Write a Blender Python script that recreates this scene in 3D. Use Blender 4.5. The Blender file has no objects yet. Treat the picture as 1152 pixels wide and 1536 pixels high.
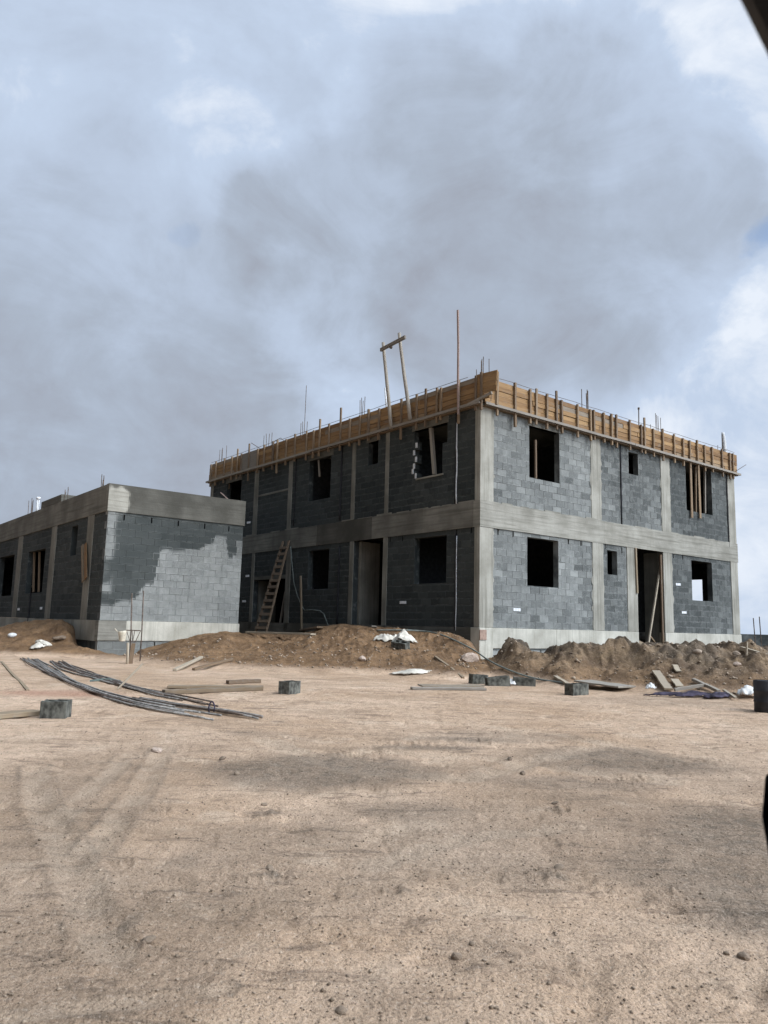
import bpy, math, random
import numpy as np
from mathutils import Vector, Matrix

rnd = random.Random(7)
scene = bpy.context.scene
COL = scene.collection
# ------------------------------------------------------------------ camera geometry
F, PITCH, ROLL = 1153.0452, 0.1476, 0.0258          # focal length in px of the 1152x1536 photo
EYE = 1.15                                          # eye height above the yard
TH = 0.904                                          # heading of the long right wall
_fw = np.array([0, math.cos(PITCH), math.sin(PITCH)])
_up0 = np.array([0, -math.sin(PITCH), math.cos(PITCH)])
_R = math.cos(ROLL) * np.array([1., 0, 0]) + math.sin(ROLL) * _up0
_U = -math.sin(ROLL) * np.array([1., 0, 0]) + math.cos(ROLL) * _up0
CAM = np.array([0, 0, EYE])
def ray(x, y): return _fw + (x - 576) / F * _R + (768 - y) / F * _U
U3 = np.array([math.sin(TH), math.cos(TH), 0]); V3 = np.array([-math.cos(TH), math.sin(TH), 0])
C0 = np.array([2.6425, 20.9544, 0.0376 + EYE])      # near corner of the big block, at floor level
D0 = np.array([-7.8595, 21.6956, 0.0376 - 0.07 + EYE])   # near corner of the low block, at plinth top
ROTZ = math.pi / 2 - TH
def on_a(x, y, c):                                   # point of the sight line on the vertical plane a = c (local)
    d = ray(x, y); t = (c + (C0 - CAM) @ U3) / (d @ U3); P = CAM + t * d - C0
    return np.array([P @ U3, P @ V3, P[2]])
def on_b(x, y, c):
    d = ray(x, y); t = (c + (C0 - CAM) @ V3) / (d @ V3); P = CAM + t * d - C0
    return np.array([P @ U3, P @ V3, P[2]])
def l2w(p): return C0 + p[0] * U3 + p[1] * V3 + np.array([0, 0, p[2]])
def w2l(p): q = np.asarray(p) - C0; return np.array([q @ U3, q @ V3, q[2]])

# ------------------------------------------------------------------ numpy noise
def _hash(ix, iy, s):
    h = (ix.astype(np.int64) * 374761393 + iy.astype(np.int64) * 668265263 + s * 974634777) & 0xffffffff
    h = ((h ^ (h >> 13)) * 1274126177) & 0xffffffff
    return ((h ^ (h >> 16)) & 0xffff) / 65535.0
def vnoise(x, y, s=0):
    ix = np.floor(x); iy = np.floor(y); fx = x - ix; fy = y - iy
    fx = fx * fx * fx * (fx * (fx * 6 - 15) + 10); fy = fy * fy * fy * (fy * (fy * 6 - 15) + 10)
    a = _hash(ix, iy, s); b = _hash(ix + 1, iy, s); c = _hash(ix, iy + 1, s); d = _hash(ix + 1, iy + 1, s)
    return (a * (1 - fx) + b * fx) * (1 - fy) + (c * (1 - fx) + d * fx) * fy
def fbm(x, y, o=4, s=0, g=.5):
    r = 0; a = 1; n = 0
    for i in range(o):
        r = r + a * vnoise(x * 2 ** i + 17.3 * i, y * 2 ** i - 9.1 * i, s + i); n += a; a *= g
    return r / n * 2 - 1
def ridged(x, y, o=4, s=0):
    r = 0; a = 1; n = 0
    for i in range(o):
        r = r + a * (1 - np.abs(vnoise(x * 2 ** i + 5.7 * i, y * 2 ** i + 3.3 * i, s + i) * 2 - 1)); n += a; a *= .5
    return r / n * 2 - 1
def sstep(a, b, x): t = np.clip((x - a) / (b - a), 0, 1); return t * t * (3 - 2 * t)

# ------------------------------------------------------------------ terrain: spoil heaps along both buildings
# heading of a heap section, skyline there, distance of its crest and of its toe
HEAP = [(-300, 945, 25, 21), (-60, 943, 25, 21), (0, 940, 24.5, 20.6), (30, 935, 24.2, 20.5), (60, 931, 24, 20.5),
        (92, 931, 23.4, 20.3), (104, 940, 23.0, 20.2), (112, 958, 22.6, 20.2), (120, 976, 22.2, 20.2), (130, 986, 21.8, 20.2),
        (185, 988, 21.6, 19.5), (205, 981, 21.8, 18.5), (214, 974, 22.1, 18), (230, 970, 22.3, 17.3), (264, 961, 22.8, 17), (298, 954, 23.4, 17.1),
        (336, 949, 24.0, 17.2), (357, 951, 24.3, 17.2), (400, 953, 25.2, 17), (440, 952, 25.4, 16.8), (465, 948, 24.6, 16.7),
        (485, 941, 24.0, 16.6), (507, 937, 23.6, 16.6), (545, 940, 23.2, 16.5), (600, 944, 22.4, 16.3), (640, 947, 21.8, 16.2),
        (680, 952, 21.0, 16), (700, 962, 20.6, 16), (712, 976, 20.2, 16), (722, 996, 19.7, 16.8), (738, 999, 19.5, 17),
        (750, 988, 19.3, 16.6), (762, 972, 19.1, 16.2), (775, 968, 18.9, 15.8), (790, 975, 18.7, 15.2), (800, 986, 18.6, 14.9), (814, 993, 18.4, 14.5),
        (824, 990, 18.2, 14.2), (835, 979, 17.9, 13.9), (850, 975, 17.6, 13.8), (862, 972, 17.5, 14), (880, 969, 17.4, 14.3), (895, 972, 17.3, 14.3),
        (906, 978, 17.2, 14.2), (915, 972, 17.1, 14), (928, 970, 17.1, 13.9), (945, 973, 17, 13.7), (960, 977, 17, 13.6), (1000, 979, 16.8, 13.2),
        (1040, 976, 16.8, 12.8), (1090, 976, 16.8, 12.5), (1115, 978, 16.8, 12.4), (1152, 976, 16.8, 12.4), (1300, 974, 17, 12.2), (1500, 974, 18, 12.2)]
_t = []; _zc = []; _yc = []; _yt = []
for px, ys, Yc, Yt in HEAP:
    d = ray(px, ys); _t.append(d[0] / d[1]); _zc.append(EYE + d[2] / d[1] * Yc); _yc.append(Yc); _yt.append(Yt)
_px = np.array([h[0] for h in HEAP], float)
_t = np.array(_t); _zc = np.array(_zc); _yc = np.array(_yc); _yt = np.array(_yt)
_zcs = np.array([np.average(_zc, weights=np.exp(-((_px - p) / 55.) ** 2)) for p in _px])
RUTS = [([(55, 1145), (62, 1200), (95, 1260), (130, 1340), (170, 1420)], .10, .022), ([(120, 1290), (175, 1225), (215, 1170), (245, 1120)], .09, .016),
        ([(90, 1225), (150, 1165), (190, 1130)], .08, .014), ([(0, 1520), (120, 1500), (290, 1478), (330, 1470)], .05, .02),
        ([(400, 1110), (520, 1150), (700, 1165), (900, 1120)], .16, .03), ([(430, 1145), (560, 1125), (760, 1140), (1000, 1170)], .14, .03),
        ([(640, 1085), (820, 1100), (1100, 1150)], .12, .025), ([(560, 1290), (700, 1250), (860, 1235)], .10, .012)]
CLUMPS = [(222, 1412, .10, .06), (398, 1305, .14, .09), (830, 1305, .15, .09), (400, 1212, .18, .10), (828, 1208, .2, .1), (598, 1327, .11, .05), (1028, 1328, .13, .05), (300, 1440, .14, .08), (620, 1115, .35, .2), (700, 1112, .4, .2), (1040, 1140, .4, .2), (560, 1128, .4, .2), (190, 1290, .1, .1), (250, 1210, .2, .1), (950, 1165, .3, .15)]
def flat_hit(px, py, z=0.03):
    d = ray(px, py); return CAM + d * ((z - EYE) / d[2])
_ruts = [(np.array([flat_hit(*p)[:2] for p in pts]), w, dep) for pts, w, dep in RUTS]
def seg_dist(X, Y, pts):
    best = np.full(X.shape, 1e9)
    for p, q in zip(pts[:-1], pts[1:]):
        e = q - p; L = e @ e
        s = np.clip(((X - p[0]) * e[0] + (Y - p[1]) * e[1]) / L, 0, 1)
        best = np.minimum(best, np.hypot(X - p[0] - s * e[0], Y - p[1] - s * e[1]))
    return best
def terrain(X, Y, attrs=False):
    X = np.asarray(X, float); Y = np.asarray(Y, float)
    zg = .12 * sstep(5, 14, Y) + .022 * fbm(X * .35, Y * .35, 3, 3) + .006 * fbm(X * 1.3, Y * 1.3, 3, 8)
    front = sstep(2, 4, Y)
    t = X / np.maximum(Y, 1.0)
    t = t + .011 * fbm(X * 1.1, Y * 1.1, 4, 21, .6) * sstep(12, 15, Y)
    pxx = np.interp(t, _t, _px)
    zc = np.interp(t, _t, _zc); yc = np.interp(t, _t, _yc); yt = np.interp(t, _t, _yt) + 1.2 * fbm(X * .45, Y * .45, 3, 40) * sstep(1, .0, np.abs(Y - 17) / 9)
    zcs = np.interp(t, _t, _zcs); right = sstep(715, 765, pxx)
    s = np.clip((Y - yt) / np.maximum(yc - yt, .3), 0, 1.0)
    prof_l = s ** .85
    prof_r = np.clip(sstep(0, .85, s) * .72 + .28 * s, 0, 1)
    S = prof_l * (1 - right) + prof_r * right
    back = np.clip(Y - yc, 0, 50)
    drop = right * .42 * sstep(0, 1.6, back) + (1 - right) * (.05 * sstep(0, .8, back) + .55 * sstep(.8, 5, back))
    qq = sstep(.45, .95, s); zc = zcs * (1 - qq) + zc * qq; rise = np.maximum(zc - zg, 0) * S
    z = zg + rise
    body = np.clip(rise / .45, 0, 1) * sstep(60, 30, Y) * front
    lump = .19 * ridged(X * .85, Y * .85, 4, 11) + .10 * fbm(X * 2.6, Y * 2.6, 5, 15, .6)
    fine = .05 * ridged(X * 5.2, Y * 5.2, 3, 18) + .035 * fbm(X * 9, Y * 9, 3, 19, .6)
    chunk = .14 * np.abs(fbm(X * 1.9 + .6 * fbm(X, Y, 2, 9), Y * 1.9, 3, 30))
    z = z + body * (lump * (.7 + .45 * right) + chunk * (.35 + right) + fine) * (1 - .55 * sstep(.75, 1, s) * (1 - right * .6)) - drop * (S > 0)
    far = sstep(30, 60, np.hypot(X, Y))
    z = z * front + zg * (1 - front)
    z = z * (1 - far) + .25 * far
    rut = np.zeros(X.shape); light = np.zeros(X.shape)
    for pts, w, dep in _ruts:
        dd = seg_dist(X, Y, pts); wob = .7 + .6 * vnoise(X * 4, Y * 4, 5)
        rut += (-.55 * dep * np.exp(-(dd / (.6 * w * wob)) ** 2) + .5 * dep * np.exp(-((dd - 1.1 * w) / (w * .35)) ** 2)) * (.4 + .6 * vnoise(X * 2.2, Y * 2.2, 33))
        light += sstep(1.15, .7, dd / w) * (.25 + .75 * sstep(.25, .6, vnoise(X * 7, Y * 7, 36)))
    z = z + rut
    # small scuffs and footprints near the camera
    near = sstep(16, 11, Y) * sstep(.5, 1.5, Y)
    pit = np.clip(ridged(X * 1.5, Y * 1.5, 4, 60) - .42, 0, 1); sc = np.clip(fbm(X * 4.2, Y * 4.2, 4, 64, .6) - .25, 0, 1)
    z = z - near * .05 * pit * pit + near * .007 * fbm(X * 6, Y * 6, 5, 70, .6) - near * .05 * sc
    for px, py, rx, ry in CLUMPS:
        c = flat_hit(px, py); r_ = np.hypot((X - c[0]) / rx, (Y - c[1]) / ry) + .5 * fbm(X * 6, Y * 6, 3, 83); mk = sstep(1.1, .5, r_)
        z = z + mk * (.028 * ridged(X * 13, Y * 13, 3, 84) - .004)
    if not attrs: return z
    darkp = np.zeros(X.shape)
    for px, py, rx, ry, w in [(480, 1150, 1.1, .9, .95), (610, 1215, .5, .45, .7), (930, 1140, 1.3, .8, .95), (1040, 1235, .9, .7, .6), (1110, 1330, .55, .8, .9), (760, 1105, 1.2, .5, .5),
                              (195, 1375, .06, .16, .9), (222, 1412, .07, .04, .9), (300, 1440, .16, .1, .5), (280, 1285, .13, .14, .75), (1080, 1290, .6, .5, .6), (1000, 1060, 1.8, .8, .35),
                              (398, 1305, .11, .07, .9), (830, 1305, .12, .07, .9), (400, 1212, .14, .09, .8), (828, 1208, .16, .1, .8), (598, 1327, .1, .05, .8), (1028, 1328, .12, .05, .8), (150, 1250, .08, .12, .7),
                              (690, 1110, .8, .25, .8), (380, 1100, .5, .3, .5), (860, 1170, .9, .35, .7), (640, 1120, .6, .2, .8), (60, 1260, .3, .2, .5), (1150, 1260, .75, 1.2, 1.), (1160, 1350, .6, .7, 1.), (1050, 1290, .6, .8, .8)]:  # right-hand entries paint the car's blurred dark edge into the soil
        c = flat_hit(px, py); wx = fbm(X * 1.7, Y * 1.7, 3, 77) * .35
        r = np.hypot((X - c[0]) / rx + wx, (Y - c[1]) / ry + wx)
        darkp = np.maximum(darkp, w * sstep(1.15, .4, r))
    darkp = np.maximum(darkp, .48 * sstep(9.5, 4.5, Y) * sstep(.28, .70, vnoise(X * .9 + 3, Y * .9, 91) * .6 + vnoise(X * 2.7, Y * 2.7, 92) * .4 + .16 * sstep(7, 3, Y)))
    tracklines = np.zeros(X.shape)
    for pts, w, dep in _ruts[:4]:
        dd = seg_dist(X, Y, pts); tracklines = np.maximum(tracklines, np.exp(-((dd - 1.25 * w) / (.32 * w)) ** 2) * sstep(.25, .6, vnoise(X * 5, Y * 5, 51)))
    darkp = np.maximum(darkp, .75 * tracklines)
    red = np.zeros(X.shape)
    c = flat_hit(95, 1040, .1); red = np.maximum(red, .9 * sstep(1.3, .2, np.hypot((X - c[0]) / 1.0 + .4 * fbm(X * 2, Y * 2, 3, 6), (Y - c[1]) / .55)))
    return z, body, np.clip(s, 0, 1) * body, right * body, darkp, red, np.clip(light, 0, 1)
def gz(x, y): return float(terrain(np.array([x]), np.array([y]))[0])
def hit(px, py, dz=0.0):                                # where a sight line meets the ground
    d = ray(px, py); ts = np.concatenate([np.arange(1.5, 40, .05)])
    P = CAM[None] + ts[:, None] * d[None]
    h = P[:, 2] - terrain(P[:, 0], P[:, 1]) - dz
    i = np.argmax(h < 0) if (h < 0).any() else len(ts) - 1
    t = ts[i] - .05 * (1 - (h[i - 1] / max(h[i - 1] - h[i], 1e-9)) if i > 0 else 0)
    p = CAM + t * d
    return np.array([p[0], p[1], gz(p[0], p[1])])

# ------------------------------------------------------------------ mesh collector
class MB:
    def __init__(s): s.v = []; s.f = []; s.uv = []; s.tone = []; s.wet = []
    def quad(s, p, tone=.5, wet=0., uv=None):
        n = len(s.v); s.v += [tuple(map(float, q)) for q in p]; s.f.append(tuple(range(n, n + len(p))))
        s.uv.append(uv if uv else [(0, 0)] * len(p)); s.tone.append(tone); s.wet.append(wet)
    def hexa(s, c, tone=.5, wet=0., L=1., W=.1, H=.1, shift=None):
        # c: 8 corners, first four one end (or bottom), last four the other
        sh = shift if shift is not None else rnd.random() * 37
        idx = [((0, 3, 2, 1), W, H), ((4, 5, 6, 7), W, H), ((0, 1, 5, 4), W, L), ((1, 2, 6, 5), H, L), ((2, 3, 7, 6), W, L), ((3, 0, 4, 7), H, L)]
        for k, (ii, w, l) in enumerate(idx):
            if k < 2: uv = [(sh, sh + .3), (sh, sh + .3 + w), (sh + l, sh + .3 + w), (sh + l, sh + .3)]
            else: uv = [(sh, sh + k * .37), (sh, sh + k * .37 + w), (sh + l, sh + k * .37 + w), (sh + l, sh + k * .37)]
            s.quad([c[i] for i in ii], tone, wet, uv)
    def box(s, lo, hi, tone=.5, wet=0.):
        x0, y0, z0 = lo; x1, y1, z1 = hi
        d = [x1 - x0, y1 - y0, z1 - z0]; m = int(np.argmax(d))
        if m == 2: c = [(x0, y0, z0), (x1, y0, z0), (x1, y1, z0), (x0, y1, z0), (x0, y0, z1), (x1, y0, z1), (x1, y1, z1), (x0, y1, z1)]; s.hexa(c, tone, wet, d[2], d[0], d[1])
        elif m == 0: c = [(x0, y0, z0), (x0, y1, z0), (x0, y1, z1), (x0, y0, z1), (x1, y0, z0), (x1, y1, z0), (x1, y1, z1), (x1, y0, z1)]; s.hexa(c, tone, wet, d[0], d[1], d[2])
        else: c = [(x0, y0, z0), (x0, y0, z1), (x1, y0, z1), (x1, y0, z0), (x0, y1, z0), (x0, y1, z1), (x1, y1, z1), (x1, y1, z0)]; s.hexa(c, tone, wet, d[1], d[2], d[0])
    def bar(s, p, q, w, h, up=(0, 0, 1), tone=.5, wet=0., twist=0, n=1, warp=0.):
        p = Vector(p); q = Vector(q); d = (q - p); L = d.length; d.normalize(); up = Vector(up)
        if abs(d.dot(up)) > .98: up = Vector((1, .3, 0))
        a = d.cross(up).normalized(); b = a.cross(d).normalized()
        if twist: R = Matrix.Rotation(twist, 3, d); a = R @ a; b = R @ b
        sh = rnd.random() * 37; off = Vector((0, 0, 0)); offs = [Vector((0, 0, 0))]
        for i in range(n): offs.append((a * rnd.uniform(-1, 1) + b * rnd.uniform(-1, 1)) * warp)
        for i in range(n):
            e0 = p + d * (L * i / n) + offs[i]; e1 = p + d * (L * (i + 1) / n) + offs[i + 1]
            c = [e + a * x * w / 2 + b * y * h / 2 for e in (e0, e1) for x, y in ((-1, -1), (1, -1), (1, 1), (-1, 1))]
            s.hexa(c, tone, wet, L / n, w, h, sh)
    def tube(s, pts, r, seg=8, tone=.5, wet=0., cap=True):
        pts = [Vector(p) for p in pts]; rr = r if isinstance(r, (list, tuple)) else [r] * len(pts); rings = []; a = None; L = 0
        for i, p in enumerate(pts):
            d = (pts[min(i + 1, len(pts) - 1)] - pts[max(i - 1, 0)]).normalized()
            if a is None: a = d.cross(Vector((0, 0, 1)) if abs(d.z) < .9 else Vector((1, 0, 0))).normalized()
            else: a = (a - d * a.dot(d)).normalized()
            b = d.cross(a); rings.append([p + (a * math.cos(2 * math.pi * k / seg) + b * math.sin(2 * math.pi * k / seg)) * rr[i] for k in range(seg)])
        for i in range(len(rings) - 1):
            l = (pts[i + 1] - pts[i]).length
            for k in range(seg):
                k2 = (k + 1) % seg
                s.quad([rings[i][k], rings[i][k2], rings[i + 1][k2], rings[i + 1][k]], tone, wet, [(L, k * .03), (L, k * .03 + .03), (L + l, k * .03 + .03), (L + l, k * .03)])
            L += l
        if cap: s.quad(rings[0][::-1], tone, wet); s.quad(rings[-1], tone, wet)
    def build(s, name, mat, parent=None, origin=None, smooth=False, bevel=0.):
        me = bpy.data.meshes.new(name); V = np.array(s.v, float)
        if origin is not None: V = V - np.array(origin, float)
        me.from_pydata(V.tolist(), [], s.f)
        uvl = me.uv_layers.new(name='UVMap'); flat = [c for f in s.uv for uv in f for c in uv]; uvl.data.foreach_set('uv', flat)
        for nm, arr in (('tone', s.tone), ('wet', s.wet)):
            at = me.attributes.new(nm, 'FLOAT', 'FACE'); at.data.foreach_set('value', arr)
        me.materials.append(mat)
        if smooth: me.shade_smooth()
        o = bpy.data.objects.new(name, me); COL.objects.link(o)
        if origin is not None: o.location = origin
        if parent: o.parent = parent
        if bevel or smooth:
            w = o.modifiers.new('weld', 'WELD'); w.merge_threshold = .0004
        if bevel:
            b = o.modifiers.new('bevel', 'BEVEL'); b.width = bevel; b.segments = 2; b.limit_method = 'ANGLE'
        return o
def tag(o, label=None, cat=None, group=None, kind=None):
    if label: o['label'] = label
    if cat: o['category'] = cat
    if group: o['group'] = group
    if kind: o['kind'] = kind
    return o
def empty(name, loc, rz=0.):
    o = bpy.data.objects.new(name, None); o.empty_display_size = .2; o.location = loc; o.rotation_euler = (0, 0, rz); COL.objects.link(o); return o
def copy_tree(o, parent=None):
    c = o.copy(); COL.objects.link(c)
    if parent: c.parent = parent
    for ch in list(o.children): copy_tree(ch, c)
    return c

# ------------------------------------------------------------------ materials
class NT:
    def __init__(s, name):
        s.m = bpy.data.materials.new(name); s.m.use_nodes = True; s.t = s.m.node_tree; s.b = s.t.nodes['Principled BSDF']; s.L = s.t.links
        s.b.inputs['Specular IOR Level'].default_value = .25
    def n(s, typ, **kw):
        nd = s.t.nodes.new(typ)
        for k, v in kw.items():
            if k.startswith('i_'): nd.inputs[k[2:].replace('_', ' ')].default_value = v
            else: setattr(nd, k, v)
        return nd
    def put(s, sock, val):
        if hasattr(val, 'links') or isinstance(val, bpy.types.NodeSocket): s.L.new(val, sock)
        else: sock.default_value = val
    def coord(s, kind='Object', scale=(1, 1, 1), loc=(0, 0, 0)):
        tc = s.n('ShaderNodeTexCoord'); mp = s.n('ShaderNodeMapping'); mp.inputs['Scale'].default_value = scale; mp.inputs['Location'].default_value = loc
        s.L.new(tc.outputs[kind], mp.inputs['Vector']); return mp.outputs['Vector']
    def noise(s, vec, scale, detail=4, rough=.55, dist=0.):
        nd = s.n('ShaderNodeTexNoise'); s.L.new(vec, nd.inputs['Vector']); nd.inputs['Scale'].default_value = scale
        nd.inputs['Detail'].default_value = detail; nd.inputs['Roughness'].default_value = rough; nd.inputs['Distortion'].default_value = dist
        return nd.outputs['Fac']
    def ramp(s, fac, a, b, lo=0., hi=1.):
        nd = s.n('ShaderNodeMapRange'); nd.interpolation_type = 'SMOOTHSTEP'; s.put(nd.inputs['Value'], fac)
        for k, v in zip(('From Min', 'From Max', 'To Min', 'To Max'), (a, b, lo, hi)): nd.inputs[k].default_value = v
        return nd.outputs['Result']
    def mix(s, fac, a, b, mode='MIX'):
        nd = s.n('ShaderNodeMix', data_type='RGBA', blend_type=mode); s.put(nd.inputs['Factor'], fac)
        for sk, v in ((nd.inputs['A'], a), (nd.inputs['B'], b)):
            if isinstance(v, tuple): sk.default_value = (*v, 1) if len(v) == 3 else v
            else: s.L.new(v, sk)
        return nd.outputs['Result']
    def math(s, op, a, b=0.):
        nd = s.n('ShaderNodeMath', operation=op); s.put(nd.inputs[0], a); s.put(nd.inputs[1], b); return nd.outputs[0]
    def attr(s, name): return s.n('ShaderNodeAttribute', attribute_name=name).outputs['Fac']
    def bump(s, h, strength, dist):
        nd = s.n('ShaderNodeBump'); s.L.new(h, nd.inputs['Height']); nd.inputs['Strength'].default_value = strength; nd.inputs['Distance'].default_value = dist
        s.L.new(nd.outputs['Normal'], s.b.inputs['Normal'])
    def out(s, col, rough=.9):
        if isinstance(col, tuple): s.b.inputs['Base Color'].default_value = (*col, 1)
        else: s.L.new(col, s.b.inputs['Base Color'])
        s.put(s.b.inputs['Roughness'], rough); return s.m

def mat_block():
    t = NT('hollow_block'); o = t.coord(); tone = t.attr('tone'); wet = t.attr('wet')
    dry = t.mix(tone, (.076, .080, .073), (.325, .332, .306))
    n1 = t.noise(o, 2.2, 5, .6); n1b = t.noise(o, 4.2, 7, .72, .9); dry = t.mix(t.ramp(n1, .35, .7, 0, .5), dry, (.115, .121, .115)); dry = t.mix(t.ramp(n1b, .50, .64, 0, .4), dry, (.35, .358, .33)); dry = t.mix(t.ramp(n1b, .42, .25, 0, .5), dry, (.085, .09, .086))
    n2 = t.noise(o, 28, 4, .65); dry = t.mix(t.ramp(n2, .45, .75, 0, .5), dry, (.33, .345, .33))
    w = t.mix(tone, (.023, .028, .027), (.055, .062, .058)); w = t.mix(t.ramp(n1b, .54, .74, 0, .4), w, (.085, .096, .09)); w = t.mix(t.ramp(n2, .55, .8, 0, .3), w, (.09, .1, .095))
    uvn = t.n('ShaderNodeTexCoord').outputs['UV']; sp_ = t.n('ShaderNodeSeparateXYZ'); t.L.new(uvn, sp_.inputs[0]); fz = t.math('FRACT', t.math('DIVIDE', sp_.outputs['Y'], .2))
    edge = t.ramp(t.math('ABSOLUTE', t.math('SUBTRACT', fz, .5)), .27, .46); uvm = t.coord('UV', (2.2, 6, 1)); sm = t.ramp(t.math('ADD', t.math('MULTIPLY', edge, .32), t.noise(uvm, 1.5, 6, .7, .5)), .70, .86)
    dry = t.mix(t.math('MULTIPLY', sm, .55), dry, (.36, .365, .34)); w = t.mix(t.math('MULTIPLY', sm, .65), w, (.12, .127, .118))
    drp = t.noise(t.coord('Object', (3.2, 3.2, .35)), 1.6, 6, .66, .2); dry = t.mix(t.ramp(drp, .55, .72, 0, .42), dry, (.088, .092, .086)); dry = t.mix(t.ramp(drp, .42, .3, 0, .35), dry, (.31, .315, .29))
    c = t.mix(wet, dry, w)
    t.bump(t.math('ADD', t.noise(o, 90, 3, .7), t.math('MULTIPLY', sm, .8)), .6, .008)
    return t.out(c, .93)
def mat_mortar():
    t = NT('mortar'); o = t.coord(); wet = t.attr('wet'); n = t.noise(o, 5, 5)
    n_ = t.noise(o, 1.1, 4, .6); c = t.mix(wet, t.mix(t.ramp(n_, .4, .6), (.085, .09, .086), (.29, .30, .28)), t.mix(t.ramp(n, .52, .7), (.030, .036, .035), (.095, .102, .096)))
    t.bump(t.noise(o, 60, 3), .5, .006); return t.out(c, .95)
def mat_concrete(name, vertical, light=1., drp=.5, brd=.55):
    t = NT(name); o = t.coord(); wet = t.attr('wet'); tone = t.attr('tone')
    st = t.coord('Object', (14, 14, .5) if vertical else (.5, .5, 13)); b1 = t.noise(st, 1., 4, .6)
    st2 = t.coord('Object', (5, 5, .25)); drip = t.noise(st2, 1.3, 5, .65)
    big = t.noise(o, .9, 5, .6); sm = t.noise(o, 22, 5, .65)
    A = tuple(x * light for x in (.255, .242, .198)); B = tuple(min(.78, x * light) for x in (.42, .402, .34)); G = tuple(x * light for x in (.145, .137, .105))
    c = t.mix(t.ramp(big, .3, .7), A, B); c = t.mix(t.ramp(b1, .42, .72, 0, brd), c, G); c = t.mix(t.ramp(drip, .55, .75, 0, drp), c, G)
    c = t.mix(t.ramp(sm, .55, .8, 0, .3), c, B)
    c = t.mix(t.ramp(t.noise(o, 75, 2, .5), .68, .74, 0, .6), c, (.09, .09, .085))
    c = t.mix(tone, t.mix(.55, c, (.1, .1, .09)), c)
    c = t.mix(t.math('MULTIPLY', wet, t.ramp(big, .2, .75, 1.2, .8)), c, (.060, .057, .046))
    h = t.math('ADD', t.math('MULTIPLY', b1, 1.6), sm); t.bump(h, .45, .012)
    return t.out(c, .9)
def mat_wood(name, a, b, d, weather=.35):
    t = NT(name); uv = t.coord('UV', (1.1, 22, 1)); g = t.noise(uv, 1.4, 6, .65, .4); tone = t.attr('tone')
    uv2 = t.coord('UV', (1.5, 4, 1)); k = t.noise(uv2, 2., 4, .6)
    c = t.mix(tone, a, b); c = t.mix(t.ramp(tone, .93, 1.06, 0, .8), c, (.23, .21, .175)); c = t.mix(t.ramp(g, .4, .75, 0, .6), c, d); c = t.mix(t.ramp(k, .5, .8, 0, weather), c, (.24, .22, .19))
    c = t.mix(t.ramp(k, .3, .12, 0, .5), c, d)
    t.bump(g, .4, .004); return t.out(c, .8)
def mat_simple(name, col, rough=.7, var=.25, scale=9., metal=0., coat=0.):
    t = NT(name); o = t.coord(); n = t.noise(o, scale, 5, .6); dk = tuple(x * (1 - var * 1.6) for x in col); lt = tuple(min(1, x * (1 + var)) for x in col)
    c = t.mix(t.ramp(n, .3, .7), dk, lt); t.b.inputs['Metallic'].default_value = metal
    if coat: t.b.inputs['Coat Weight'].default_value = coat
    t.bump(t.noise(o, scale * 6, 3), .15, .003); return t.out(c, rough)
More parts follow.
